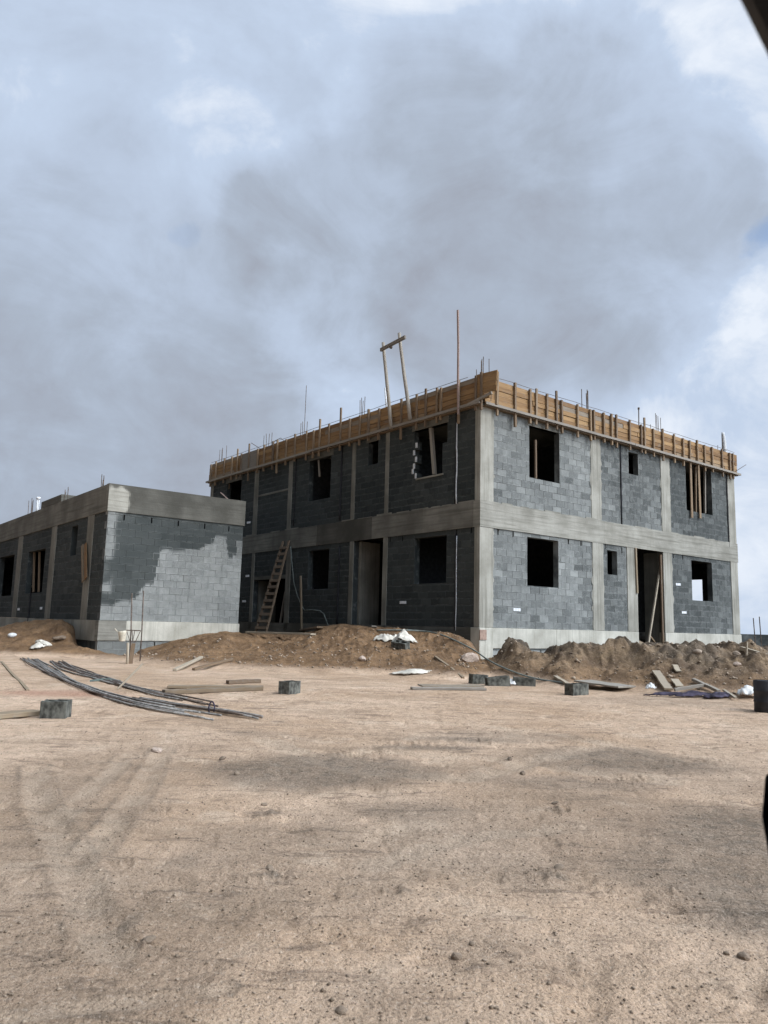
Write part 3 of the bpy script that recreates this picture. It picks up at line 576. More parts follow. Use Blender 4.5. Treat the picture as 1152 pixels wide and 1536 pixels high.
starter(PL, [(11.9, .1, 7.62), (12.15, .1, 7.62), (12.4, .2, 7.68), (12.7, .2, 7.66)], ZR); starter(PL, [(15.8, .1, 7.75), (16.2, .1, 7.7), (16.5, .2, 7.7), (16.8, .2, 7.72)], ZR)
starter(PR, [(4.72, .1, 7.7), (4.95, .08, 7.72), (5.02, .1, 7.72), (5.08, .2, 7.68)], ZR, r=.014); starter(PR, [(8.95, .1, 7.72), (9.05, .1, 7.68), (9.25, .2, 7.7), (9.4, .2, 7.66), (8.8, .2, 7.3)], ZR)
starter(PR, [(13.3, .2, 7.3), (13.55, .1, 7.85)], ZR)
# ------------------------------------------------------------------ timber shuttering round the roof edge (two runs)
def T(o_world, name, label, cat, group=None): e = empty(name, o_world, ROTZ); return tag(e, label, cat, group)
def loc_of(e): return w2l(e.location)
def shutter(f, s0, s1, studs, label, talls, greyspan=None, top_end=None):
    base = np.array(f((s0 + s1) / 2, ZR - .3, .1)); e = T(l2w(base), 'timber_formwork', label, 'formwork'); L = lambda s, z, o: np.array(f(s, z, o)) - base
    m = MB(); nrow = 5; h = .148
    for k in range(nrow):
        s = s0 + rnd.uniform(-.03, .03)
        while s < s1 - .05:
            l = min(rnd.uniform(1.8, 3.8), s1 - s); g = greyspan and greyspan[0] < s + l / 2 < greyspan[1]
            dp = .085 + rnd.uniform(-.013, .013); p, q = L(s + .006, ZR + k * h + h / 2, dp), L(s + l - .006, ZR + k * h + h / 2 + rnd.uniform(-.01, .01), dp + rnd.uniform(-.006, .006))
            m.bar(p, q, .026, h - rnd.uniform(.006, .016), tone=rnd.uniform(-.1, 1.1)); s += l
    m.build('board_panel', M['form'], e)
    if greyspan:
        m = MB(); m.bar(L(greyspan[0], ZR + .37, .108), L(greyspan[1], ZR + .37, .108), .02, .72, tone=.2); m.build('grey_panel', M['grey'], e)
    m = MB(); m.bar(L(s0 - .06, ZR - .055, .205), L((s0 + s1) / 2, ZR - .045, .205), .055, .075, tone=.4, n=4, warp=.008); m.bar(L((s0 + s1) / 2, ZR - .05, .21), L(s1 + .05, ZR - .06, .205), .055, .075, tone=.7, n=4, warp=.008); m.build('waler', M['grey'], e)
    m = MB(); m.bar(L(s0, ZR - .1, .08), L(s1, ZR - .1, .08), .13, .03, tone=.4); m.build('soffit_board', M['stud'], e)
    for s in studs:
        m = MB(); w = rnd.uniform(.055, .075); tall = talls.get(s); z1 = tall if tall else ZR + rnd.uniform(.72, .84); z0 = ZR - rnd.choice([.24, .28, .31, .26, .5 if rnd.random() < .4 else .3])
        if tall: w = .05
        m.bar(L(s + rnd.uniform(-.02, .02), z0, .135), L(s, z1, .138), w, .07, up=f(1, 0, 0), tone=rnd.random(), twist=rnd.uniform(-.05, .05)); m.build('stud', M['stud'], e, bevel=.004)
    m = MB(); pts = [L(s, ZR + .86 + rnd.uniform(-.012, .012), .02) for s in np.linspace(s0 + .6, s1, 24)]; m.tube(pts, .008, 5); m.build('edge_bar', M['rebar'], e)
    return e, L
SR = [.53, 1.27, 1.93, 2.22, 2.7, 3.14, 3.38, 4.17, 4.82, 4.99, 5.52, 5.94, 6.21, 6.96, 7.63, 7.83, 8.36, 8.94, 9.67, 10.25, 10.7, 11.21, 11.73, 12.27, 13.0, 13.58, 13.84]
SL = [-.16, .05, .75, 1.5, 1.68, 2.19, 2.61, 3.35, 4.48, 5.06, 5.54, 6.12, 6.68, 7.39, 7.98, 8.37, 8.87, 9.67, 10.3, 10.97, 11.31, 12.0, 12.52, 13.28, 13.93, 14.29, 14.77, 15.5, 16.31, 16.78]
fr, LR_ = shutter(PR, .05, 14.2, SR, 'orange timber formwork along the roof edge of the sunlit right facade', {3.14: 7.25, 7.83: 7.3, 2.22: 7.12})
fl, LL_ = shutter(PL, -.1, 17.05, SL, 'brown timber formwork along the roof edge of the shaded left facade', {7.98: 7.35, 13.28: 7.35, 6.68: 7.5, 2.19: 7.15, 14.29: 7.3}, (12.65, 13.9))
m = MB()                                                # boards running on past the corner
for k, (z, b) in enumerate([(6.33, -.45), (6.48, -.72), (6.63, -.70), (6.78, -.73), (6.92, -.74)]):
    m.bar(LL_(.06, z + .07, .11), LL_(b, z + .02, .11), .026, .14, tone=rnd.uniform(.4, 1.))
m.build('board_panel', M['form'], fl)
m = MB(); m.bar(LL_(.3, ZR - .05, .21), LL_(-.62, ZR + .1, .2), .05, .07, tone=.6); m.build('waler', M['grey'], fl)
m = MB(); m.bar(LL_(-.66, 6.05, .06), LL_(-.7, 6.98, .06), .06, .07, tone=.8); m.build('stud', M['stud'], fl)
# ------------------------------------------------------------------ things fixed to or standing on the building
def single(name, label, cat, build, origin_local, mat, group=None, smooth=False, bevel=0., kind=None):
    m = MB(); build(m); o = m.build(name, M[mat], None, None, smooth, bevel)
    # vertices are in building coordinates: bring them to world and put the origin at the foot
    ow = l2w(origin_local); me = o.data; co = np.empty(len(me.vertices) * 3); me.vertices.foreach_get('co', co); co = co.reshape(-1, 3) - np.array(origin_local)
    me.vertices.foreach_set('co', co.ravel()); o.location = ow; o.rotation_euler = (0, 0, ROTZ); return tag(o, label, cat, group, kind)
p0, p1 = on_a(689, 735, -.24), on_a(687, 465, -.24)
single('tall_pole', 'tall thin reddish pole rising far above the formwork near the corner', 'pole', lambda m: m.bar(on_a(687.5, 622, -.24), p1, .05, .05, tone=.6, n=3, warp=.01), on_a(687.5, 622, -.24), 'pink')
# hoist frame
hb = on_a(600, 640, -.22); H = T(l2w(hb), 'timber_hoist_frame', 'leaning timber hoist frame of two poles and a crossbar above the left formwork', 'hoist frame')
for a, b in (((587, 643), (574.5, 514)), ((615.5, 630), (598.5, 500))):
    m = MB(); q0, q1 = on_a(*a, -.235) - hb, on_a(*b, -.235) - hb; n = 6; pts = [q0 + (q1 - q0) * i / n + np.array([0, rnd.uniform(-.012, .012), 0]) for i in range(n + 1)]
    m.tube(pts, [.062 - .002 * i for i in range(n + 1)], 8, tone=.7); m.build('post', M['grey'], H, smooth=True)
m = MB(); m.bar(on_a(571, 525, -.31) - hb, on_a(608, 505.5, -.31) - hb, .06, .11, tone=.1); m.build('crossbar', M['grey'], H)
m = MB(); c = on_a(587, 518, -.31) - hb; m.tube([c, c + np.array([0, .02, -.1]), c + np.array([0, .05, -.02])], .018, 6); m.tube([c + np.array([-.03, .02, -.06]), c + np.array([.03, .02, -.06])], .05, 10); m.build('pulley', M['rebar'], H)
q = on_a(578, 606, -.0); single('roof_pipe', 'short pale pipe upright behind the foot of the hoist frame', 'pipe', lambda m: m.tube([q + np.array([.1, 0, -.4]), on_a(578, 582, .1)], .035, 8), q + np.array([.1, 0, -.4]), 'white', smooth=True)
q = on_b(958, 634, .1); single('roof_post', 'thin capped post on the right roof edge left of the second bar cluster', 'post', lambda m: (m.tube([q + np.array([0, 0, -.5]), on_b(958, 613, .1)], .02, 6), m.tube([on_b(958, 614, .1), on_b(958, 611.5, .1)], .04, 6)), q + np.array([0, 0, -.5]), 'rebar')
q = on_b(1086, 682, .1); single('roof_pipe', 'stubby white pipe with dark cap at the far right end of the roof', 'pipe', lambda m: m.tube([q + np.array([0, 0, -.3]), on_b(1086, 665, .1), on_b(1084.5, 652, .1), on_b(1084.5, 649, .1)], [.085, .085, .06, .05], 10), q + np.array([0, 0, -.3]), 'foam', smooth=True)
single('steel_rod', 'thin rod sticking out sideways from the far right formwork end', 'rod', lambda m: (m.tube([on_b(1100, 709, -.1), on_b(1119, 697, -.3)], .012, 5), m.tube([on_b(1100, 709.5, -.1), on_b(1106, 711, -.2)], .03, 6)), on_b(1100, 709, -.1), 'rebar')
single('steel_rod', 'thin loose rod pointing up left from the left roof edge', 'rod', lambda m: m.tube([on_a(392, 674, -.02), on_a(377, 664.5, -.05)], .014, 5), on_a(392, 674, -.02), 'rebar')
single('steel_rod', 'thin bent rod lying on the left roof edge beside a single bar', 'rod', lambda m: m.tube([on_a(430, 664, -.02), on_a(421, 657, -.05), on_a(411, 662, -.02)], .012, 5), on_a(430, 664, -.02), 'rebar')
# props in the windows
def prop(name, label, a, b, mat, w=.07, d=.07, plane='a', c=.1, tone=.7):
    g = on_a if plane == 'a' else on_b; p, q = g(*a, c), g(*b, c); return single(name, label, 'prop', lambda m: m.bar(p, q, w, d, up=(1, 0, 0) if plane == 'a' else (0, 1, 0), tone=tone), p, mat)
prop('timber_prop', 'slanting timber prop inside the toothed upper window of the left facade', (652, 711.5), (646.5, 640), 'grey', .11, .09, 'a', .1, 1.)
prop('timber_prop', 'slim dark prop inside the nearest upper window of the right facade', (803.5, 718), (803, 660), 'stud', .06, .06, 'b', .15, .1)
prop('hanging_board', 'left one of two boards hanging over the far upper right window', (1038, 776.5), (1035.5, 691), 'stud', .12, .035, 'b', -.07, .7)
prop('hanging_board', 'right one of two boards hanging over the far upper right window', (1050.5, 777.5), (1047.5, 698), 'stud', .12, .035, 'b', -.07, .9)
prop('timber_prop', 'slim prop between the two boards in the far upper right window', (1043.5, 769), (1043, 700), 'stud', .07, .06, 'b', .12, .5)
prop('timber_prop', 'pale prop right of the hanging boards in the far upper right window', (1057.5, 770), (1057, 702), 'grey', .07, .06, 'b', .12, .3)
prop('timber_prop', 'thin prop inside the second upper window of the left facade', (479.5, 715), (478, 690), 'grey', .05, .05, 'a', .08, .6)
prop('timber_prop', 'slim prop inside the upper window behind the low building', (341, 750), (344, 724), 'stud', .06, .06, 'a', .1, .4)
prop('door_prop', 'long slanting pale pole leaning in the doorway of the right facade', (972.5, 966), (992, 840), 'pale', .06, .05, 'b', .12, .9)
prop('door_board', 'thin board fixed to the left jamb of the right facade doorway', (956, 890), (953.5, 822), 'plank', .07, .04, 'b', -.05, .9)
prop('door_board', 'dark upright board against the right jamb of the right facade doorway', (995, 972), (991, 832), 'stud', .1, .05, 'b', .05, .2)
prop('door_board', 'short low board slanting across the foot of the right facade doorway', (957, 963), (974, 971), 'plank', .12, .05, 'b', .1, .9)
prop('door_board', 'small stick crossing the leaning pole in the right facade doorway', (975, 954), (986, 968), 'stud', .05, .04, 'b', .3, .9)
prop('door_board', 'dark narrow board leaning inside the doorway behind the ladder', (419, 942), (428, 888), 'grey', .09, .05, 'a', .1, .1)
prop('standing_pole', 'upright wooden stake below the hose right of the ladder', (452.5, 945), (451, 864), 'plank', .06, .06, 'a', -.15, .6)
q = on_a(341, 748, -1); single('steel_rod', 'reddish rod poking up over the low roof in front of an upper window', 'rod', lambda m: m.tube([on_a(343, 750, -3.), on_a(331, 739, -3.)], .02, 6), on_a(343, 750, -3.), 'pink')
# ------------------------------------------------------------------ ladder
lb = on_a(391, 947, -1.25); LAD = T(l2w(lb), 'wooden_ladder', 'rough wooden ladder leaning on the left facade above the dark doorway', 'ladder')
rails = []
for a, b in (((383.5, 948), (424.5, 812)), ((399, 949), (433.5, 811))):
    p, q = on_a(*a, -1.25) - lb, on_a(*b, -.09) - lb; rails.append((p, q)); m = MB(); m.bar(p, q, .085, .06, up=(1, 0, 0), tone=.2, n=4, warp=.006); m.build('rail', M['stud'], LAD)
for k in range(13):
    f_ = .05 + k * .073; p = rails[0][0] * (1 - f_) + rails[0][1] * f_; q = rails[1][0] * (1 - f_) + rails[1][1] * f_; e = (q - p) * .06; off = np.array([-.045, 0, -.02])
    m = MB(); m.bar(p - e + off, q + e + off + np.array([0, 0, rnd.uniform(-.02, .02)]), .035, .10, up=(.3, 0, 1), tone=rnd.random() * .5); m.build('rung', M['stud'], LAD)
# hanging hose and bent pipe
single('hanging_hose', 'thin pale hose hanging down the left facade right of the ladder', 'hose', lambda m: m.tube([on_a(*p, -.08) for p in [(436, 820), (438.5, 850), (441, 875), (446, 893), (452, 908), (457, 915.5), (468, 914.5), (480, 916), (486, 921), (492, 938)]], .016, 6), on_a(492, 938, -.08), 'green', smooth=True)
# ================================================================== the low building
A = empty('unfinished_annex', D0, ROTZ); tag(A, 'single storey grey block building with flat concrete roof and moisture stained end wall', 'building')
WA, LA2, ZA, ZAT = 4.305, 16.2, 3.09, 3.88
drypts = [(-.01, .42), (.8, .5), (.86, .67), (1.1, .76), (1.26, 1.0), (1.5, 1.13), (1.52, 1.44), (1.6, 1.97), (1.66, 2.16), (2.53, 2.15), (2.82, 2.3), (3.3, 2.44), (3.36, 2.63), (3.72, 2.63), (3.84, 2.15), (4.31, 2.05)]
def wetA(s, z):
    row = math.floor(z / .2); jig = .22 * (vn(row * 3.1 + (s + .2 * (row % 2)) / .4 // 1 * 1.7, row * 1.3, 1., 31) - .5) + .12 * (vn(s, z, 5, 12) - .5)
    lim = float(np.interp(s, [p[0] for p in drypts], [p[1] for p in drypts])) + jig
    w = float(sstep(-.05, .05, z - lim)) * (.9 + .1 * vn(s, z, 3, 6))
    if s < .34: w *= 1 - .75 * float(sstep(.32, .12 + .12 * vn(0, z, 4, 2), s)) * float(sstep(.3, .55, vn(s * .5, z, 3.3, 14)))
    if s < .5 and z > 2.7: w *= 1 - .3 * float(sstep(.55, .25, s + .6 * (3.09 - z)))
    if s > 4.1 and z < 2.6: w *= .3
    return max(.06, w - .25 * float(sstep(.7, .85, vn(s, z, 1.4, 44))) * (z < 2.7))
def toneA(s, z): return min(1, max(0, .72 + .5 * (vn(s, z, .8, 3) - .5) + rnd.gauss(0, .07)))
PA = lambda s, z, o: (s, -o, z); PB = lambda s, z, o: (-o, s, z)
wall(A, PA, None, 0, WA, 0, ZA + .02, [], sub=.05, tonef=toneA, wetf=wetA, top_slots=[(x, x + .045, 2.86, 3.02) for x in (.45, 1.27, 2.1, 2.96, 3.78)])
wA = [(2.69, 3.3, 1.98, 2.91), (6.16, 8.4, .885, 2.4), (10.48, 12.95, .84, 2.44)]
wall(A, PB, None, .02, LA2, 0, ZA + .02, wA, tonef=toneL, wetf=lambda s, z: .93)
for s0, s1 in [(1.14, 1.7), (4.93, 5.5), (9.35, 10.0), (14.2, 14.8)]:
    m = MB(); m.box((-.022, s0, 0), (.2, s1, ZA), .8, .42); m.build('column', M['colc'], A, bevel=.012)
m = MB(); m.box((-.03, .2, ZA), (.22, LA2, ZAT), .6, .55); m.build('roof_beam', M['beamc'], A, bevel=.012)
m = MB(); gs = np.arange(-.034, WA + .031, .045); gzz = np.linspace(ZA, ZAT + .004, 20)
for i in range(len(gs) - 1):
    for j in range(len(gzz) - 1):
        cs, cz = (gs[i] + gs[i + 1]) / 2, (gzz[j] + gzz[j + 1]) / 2; r_ = math.hypot((cs - .22) / .36, (cz - 3.42) / .42) + .35 * (vn(cs, cz, 6, 4) - .5)
        p_ = float(sstep(1.12, .85, r_)) * (cz < 3.84); m.quad([(gs[i], -.034, gzz[j]), (gs[i + 1], -.034, gzz[j]), (gs[i + 1], -.034, gzz[j + 1]), (gs[i], -.034, gzz[j + 1])], .4 + .6 * p_, .85 * (1 - p_))
m.box((-.034, -.030, ZA), (WA + .03, .2, ZAT + .004), .62, .45); m.build('roof_beam', M['beamc'], A)
m = MB(); m.box((WA - .2, .2, ZA), (WA + .03, LA2, ZAT), .7, .35); m.build('roof_beam', M['beamc'], A)
m = MB(); m.box((.22, .2, ZAT - .3), (WA - .2, LA2, ZAT - .1), .6, .4); m.build('roof_slab', M['beamc'], A)
m = MB(); m.box((WA - .2, .2, 0), (WA, LA2, ZA), .4, .5); m.box((.2, LA2 - .2, 0), (WA - .2, LA2, ZA), .4, .6); m.build('outer_wall', M['mortar'], A)
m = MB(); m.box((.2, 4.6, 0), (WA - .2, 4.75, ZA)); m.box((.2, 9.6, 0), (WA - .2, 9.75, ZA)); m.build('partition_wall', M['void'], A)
m = MB(); m.box((.2, .2, -.3), (WA - .2, LA2 - .2, -.01), .5, .7); m.build('ground_slab', M['beamc'], A)
m = MB(); m.box((.75, -.035, -.56), (WA + .03, .25, -.003), 1., 0.); m.build('plinth', M['plinthc'], A, bevel=.01)
m = MB(); m.box((-.03, -.03, -.56), (.75, .25, -.003), .7, .35); m.build('plinth', M['beamc'], A, bevel=.01)
m = MB(); m.box((-.028, .25, -.58), (.22, LA2, -.003), .8, .32); m.build('plinth', M['plinthc'], A)
wall(A, lambda s, z, o: (s, .0 - o, z), None, 0, WA, -1.4, -.55, [], tonef=lambda s, z: .7 + rnd.gauss(0, .08), wetf=lambda s, z: .1 if s > .8 else .45, top_slots=[(1.62, 1.66, -.76, -.6)])
wall(A, lambda s, z, o: (.01 - o, s, z), None, .02, LA2, -1.4, -.57, [], tonef=lambda s, z: .4 + rnd.gauss(0, .1), wetf=lambda s, z: .9, top_slots=[(x, x + .06, -.78, -.6) for x in (.25, .62, 1.0)])
# raised kerb on the roof, bars, white pipe, boxes
m = MB(); m.box((-.02, 4.75, ZAT + .002), (.6, 7.2, ZAT + .26), .3, .75); m.build('roof_kerb', M['beamc'], A, bevel=.02)
starter(PB, [(.85, .1, 4.2), (1.05, .1, 4.3), (1.2, .2, 4.3), (1.4, .2, 4.2)], 3.3, A); starter(PB, [(4.4, .1, 4.35), (4.7, .1, 4.3), (4.95, .2, 4.35), (5.2, .2, 4.3)], 3.3, A); starter(PB, [(8.7, .1, 4.4), (9.0, .1, 4.5), (9.4, .2, 4.45), (9.75, .2, 4.5), (8.5, .2, 4.4)], 3.3, A)
m = MB(); m.tube([(.2, 8.55, 3.6), (.2, 8.55, 4.42)], .05, 10); m.tube([(.2, 8.55, 4.42), (.2, 8.55, 4.5)], .075, 10); m.build('vent_pipe', M['white'], A, smooth=True)
box_strip(PB, 8.95, .27, 2, .14, A); box_strip(PB, 5.9, .3, 2, .14, A)
m = MB(); m.tube([(-.02, 7.5, -.1), (-.02, 7.5, .88)], .03, 8); m.build('joint_recess_stand_in', M['dark'], A)
m = MB(); m.box((-.035, .4, -.35), (-.028, .5, -.18), .5); 
# boards standing against the third column, and stuff inside the window
def annex(x, y, c):                                      # sight line on the plane of the annex's long wall
    d = ray(x, y); t = (c + (D0 - CAM) @ U3) / (d @ U3); return w2l(CAM + t * d)
p, q = annex(124.5, 872, -.12), annex(123.5, 818, -.05); single('leaning_board', 'pale upright plank leaning beside the second column of the low building', 'board', lambda m: m.bar(p, q, .16, .03, up=(1, 0, 0), tone=.5), p, 'plank')
p2, q2 = annex(128.5, 868, -.12), annex(128, 816, -.06); single('leaning_board', 'rusty brown plank standing between the pale plank and the column', 'board', lambda m: m.bar(p2, q2, .18, .03, up=(1, 0, 0), tone=.0), p2, 'form')
p3, q3 = annex(41, 883, .3), annex(42, 874, .3); single('paper_sack', 'small white sack on the sill inside the low building window', 'sack', lambda m: m.tube([p3, (p3 + q3) / 2, q3], [.12, .16, .05], 8), p3, 'bag', smooth=True)
for lab, xa, xb in (('upright stick on the right in the low building window beside the slim stick', 58, 59.5), ('slim upright stick in the middle of the low building window', 50, 51.5)):
    p4, q4 = annex(xa, 888, .12), annex(xb, 828, .12); single('timber_prop', lab, 'prop', lambda m: m.bar(p4, q4, .06, .06, up=(1, 0, 0), tone=.4), p4, 'stud')

# ================================================================== yard things
def on_ground(px, py): return hit(px, py)
def seated(name, label, cat, loc, rz=0., group=None): e = empty(name, loc, rz); return tag(e, label, cat, group)
# hollow concrete blocks: outer shell with two through cavities and grooved ends
def block_mesh():
    m = MB(); L, W, Hh, tk = .4, .2, .2, .03; xs = [-L / 2, -L / 2 + tk, -tk / 2, tk / 2, L / 2 - tk, L / 2]; ys = [-W / 2, -W / 2 + tk, W / 2 - tk, W / 2]
    for i in range(5):
        for j in range(3):
            if i in (1, 3) and j == 1: continue
            m.box((xs[i], ys[j], 0), (xs[i + 1], ys[j + 1], Hh - rnd.uniform(0, .012)), .45 + .05 * rnd.random(), .78)
    for sx in (-1, 1):
        for sy in (-.07, .07): m.box((sx * L / 2 - .012 * (sx < 0), sy - .028, 0), (sx * L / 2 + .012 * (sx > 0), sy + .028, Hh - .004), .5, .78)
    return m
bmesh0 = block_mesh().build('concrete_block', M['loose'])
used = [False]
def put_block(px, py, rz, label, tilt=(0, 0), sink=0., s=1., group='loose concrete blocks in the yard'):
    o = bmesh0 if not used[0] else bmesh0.copy()
    if used[0]: COL.objects.link(o)
    used[0] = True; p = on_ground(px, py); d = np.array([p[0], p[1]]); d = d / np.linalg.norm(d) * .1
    o.location = (p[0] + d[0], p[1] + d[1], gz(p[0] + d[0], p[1] + d[1]) - sink); o.rotation_euler = (tilt[0], tilt[1], rz); o.scale = (s, 1, 1); return tag(o, label, 'concrete block', group)
put_block(83, 1078, .06, 'dark concrete block standing alone beside the plank at the left frame edge', (.04, 0), .01, .66)
put_block(434, 1041, 1.05, 'concrete block alone on pale sand right of the paired planks', (0, 0), .01, .7)
put_block(865, 1043, .55, 'dark concrete block left of the flat grey board', (0, 0), .01, .85)
put_block(717, 1026, .3, 'leftmost dark block of the row at the foot of the corner', (0, .06), .02, .75)
put_block(747, 1029, .15, 'greyish block second in the row at the foot of the corner', (.0, -.1), .03)
put_block(786, 1029, -.2, 'half buried dark block behind the white scrap, right end of the corner row', (0, .05), .05)
put_block(601, 973, -.6, 'dark block tilted on the spoil heap below the torn sacks', (.3, .12), .03)
# planks and boards on the ground
def plank(name, label, a, b, w, h, mat, tone=.6, lift=.03, cat='plank', up=(0, 0, 1), group='loose planks and sticks lying about the yard', za=0., zb=0.):
    p, q = on_ground(*a), on_ground(*b); p = p + [0, 0, lift + za]; q = q + [0, 0, lift + zb]; m = MB(); m.bar(p, q, w, h, up, tone, n=5, warp=.006); o = m.build(name, M[mat], None, origin=tuple(p), bevel=.004); return tag(o, label, cat, group)
plank('timber_plank', 'brown plank end lying at the left frame edge beside the dark block', (-60, 1082), (57, 1072), .22, .05, 'plank', .8)
plank('timber_plank', 'upper olive plank of the pair lying right of the bar bundles', (252, 1032), (395, 1033), .22, .035, 'plank', .7)
plank('timber_plank', 'lower brown plank of the pair lying right of the bar bundles', (245, 1041), (392, 1036), .15, .06, 'plank', .2)
plank('timber_plank', 'short dark plank above the paired planks', (341, 1026), (389, 1024), .14, .06, 'stud', .2)
plank('timber_plank', 'pale long board on the ground before the ladder foot', (372, 951), (470, 954), .2, .05, 'pale', .6, .05)
plank('timber_plank', 'dark board lying behind the pale one at the ladder foot', (395, 948), (480, 945), .18, .06, 'stud', .3, .08)
plank('timber_plank', 'pale stick leaning on the slope below the annex end wall', (262, 1007), (302, 988), .08, .05, 'pale', .7)
plank('timber_plank', 'dark stick lying on the slope right of the pale stick', (290, 1006), (348, 991), .07, .05, 'stud', .3)
plank('timber_plank', 'long thin grey board on the sand below the white sack', (617, 1035), (728, 1036), .16, .04, 'grey', .7)
plank('timber_plank', 'sand covered wide board behind the long thin grey board', (630, 1029), (722, 1030), .4, .04, 'plank', 1., .0)
plank('sheet_board', 'wide flat grey board lying at the toe of the right heap', (874, 1026), (941, 1036), .50, .03, 'grey', 1., .06, 'board')
plank('timber_plank', 'short stick propped behind the dark block near the flat board', (833, 1017), (851, 1028), .08, .04, 'pale', .6)
plank('timber_plank', 'narrow plank leaning on the right heap above the purple rag', (984, 1011), (1003, 1038), .14, .04, 'pale', .1, .05)
plank('timber_plank', 'small pale board chip high on the right heap', (1012, 1001), (1018, 1010), .10, .03, 'pale', .5, .03)
plank('timber_plank', 'small pale board chip low on the right heap', (1012, 1022), (1020, 1033), .13, .03, 'pale', .6, .03)
plank('timber_plank', 'long pale stick lying across the purple rag', (1012, 1042), (1061, 1034), .05, .05, 'grey', 1., .08)
plank('timber_plank', 'grey stick slanting down the right heap to the rag', (1040, 1024), (1078, 1041), .07, .05, 'grey', .5, .05)
plank('timber_plank', 'thin white lath beside the purple rag at its right end', (1086, 1040), (1104, 1052), .05, .03, 'pale', 1., .05)
plank('timber_plank', 'long straight pole running off frame right from the building corner', (1112, 978), (1190, 1002), .08, .07, 'pale', .5, .08)
plank('timber_plank', 'faint stick lying in the sand left of the bar bundles', (2, 993), (42, 1036), .05, .035, 'plank', .8, .0)
plank('timber_plank', 'stick sticking out of the slope above the row of blocks', (653, 987), (695, 1018), .06, .05, 'plank', .6, .02)
for lab, a, h, lean in (('short upright pale stake beside the long pole at right', (1119, 984), .26, (.03, 0)),):
    p = on_ground(*a); m = MB(); m.bar(p - [0, 0, .1], p + [lean[0], lean[1], h], .035, .025, tone=.8); tag(m.build('wooden_stake', M['pale'], None, origin=tuple(p)), lab, 'stake')
# bundles of long bars
def bundle(name, label, path, n, spread, r, mat, h=.05, wob=.05):
    pts = [on_ground(*p) for p in path]; base = pts[0]; e = seated(name, label, 'steel bars', tuple(base)); pts = [p - base for p in pts]
    P = np.array(pts); seglen = np.concatenate([[0], np.cumsum(np.linalg.norm(np.diff(P, axis=0), axis=1))]); Ltot = seglen[-1]
    for i in range(n):
        o = (i / (n - 1) - .5) * spread; lift = rnd.uniform(.0, h); a0, a1 = Ltot * rnd.uniform(0, .06), Ltot * rnd.uniform(.82, 1.); ph = rnd.random() * 6; out = []
        for s in np.linspace(a0, a1, 16):
            c = np.array([np.interp(s, seglen, P[:, k]) for k in range(3)]); s2 = min(s + .1, Ltot); s1 = max(s - .1, 0); tg = np.array([np.interp(s2, seglen, P[:, k]) - np.interp(s1, seglen, P[:, k]) for k in range(2)]); tg /= np.linalg.norm(tg); nn = np.array([-tg[1], tg[0]])
            w = o * (.75 + .35 * math.sin(s * .5 + ph * .2)) + wob * .5 * math.sin(s * 1.1 + ph); x, y = c[0] + nn[0] * w, c[1] + nn[1] * w
            z = gz(x + base[0], y + base[1]) - base[2]; out.append((x, y, z + r + lift))
        m = MB(); m.tube(out, r, 6); m.build('bar', M[mat if i % 3 else ('rebar' if mat == 'steel' else 'steel')], e, smooth=True)
    return e
bundle('steel_bar_bundle', 'front bundle of long grey steel bars lying in a gentle curve', [(42, 988), (75, 1008), (110, 1026), (150, 1042), (220, 1060), (290, 1072), (345, 1080)], 15, .36, .012, 'steel', .02, .06)
bundle('steel_bar_bundle', 'rear bundle of rusty brown bars behind the grey ones', [(80, 992), (130, 1014), (180, 1028), (240, 1042), (300, 1055), (322, 1061)], 12, .32, .012, 'rebar', .02, .11)
bundle('steel_bar_bundle', 'few thin bars reaching out past the bundles to the right', [(200, 1050), (270, 1062), (330, 1070), (392, 1081)], 6, .14, .012, 'steel', .03, .03)
for lab, a, b in (('pale thin stick stuck across the bar bundles', (176, 1034), (191, 1014)),):
    p = on_ground(*a); q = p + np.array([.3, .2, .38]); m = MB(); m.tube([p, q], .016, 6); tag(m.build('stick', M['pale'], None, origin=tuple(p)), lab, 'stick')
p = on_ground(317, 1070); m = MB(); m.tube([p + [math.cos(t) * .035, .0, .06 + math.sin(t) * .075] for t in np.linspace(-.6, 3.9, 14)], .009, 6); tag(m.build('wire_loop', M['purple'], None, origin=tuple(p), smooth=True), 'small upright wire loop tying the thin bars', 'wire')
p = on_ground(135, 1022); m = MB(); m.tube([p, p + [.25, .05, .03], p + [.5, .0, .01]], .03, 6); tag(m.build('dark_hose_piece', M['hose'], None, origin=tuple(p)), 'short dark hose piece lying between the bar bundles', 'hose')
# bar stand with bucket, stakes, two tall rods in front of the annex corner
def rod(px, yb, ytop, dep, r, mat, name, label, cat, xt=None):
    d = ray(px, yb); b = CAM + d / d[1] * dep; d2 = ray(xt or px, ytop); t = CAM + d2 / d2[1] * dep; b[2] = min(b[2], gz(b[0], b[1]) + .0); m = MB(); m.tube([b, (b + t) / 2 + [.008, 0, 0], t], r, 7); return tag(m.build(name, M[mat], None, origin=tuple(b), smooth=True), label, cat)
rod(194, 1004, 890, 18.6, .016, 'rebar', 'steel_rod', 'left one of two tall rods standing before the low building corner', 'rod', 198)
rod(209.5, 1000, 886, 19.2, .016, 'rebar', 'steel_rod', 'right one of two tall rods standing before the low building corner', 'rod', 215.5)
rod(190, 1005, 964, 18.3, .03, 'pale', 'wooden_stake', 'short white stake below the hanging bucket', 'stake', 192)
d = ray(195.5, 1005); b = CAM + d / d[1] * 18.4; m = MB(); m.bar(b, b + [.02, 0, .62], .1, .09, tone=.3, n=3, warp=.01); tag(m.build('wooden_post', M['stud'], None, origin=tuple(b)), 'short thick brown post at the foot of the left tall rod', 'post')
d = ray(199, 963); c = CAM + d / d[1] * 18.5; m = MB(); zt = (963 - 946) / F * 18.5; hw = .17
for sx in (-1, 1):
    m.tube([c + [sx * .06, 0, 0], c + [sx * hw, 0, zt]], .009, 5)
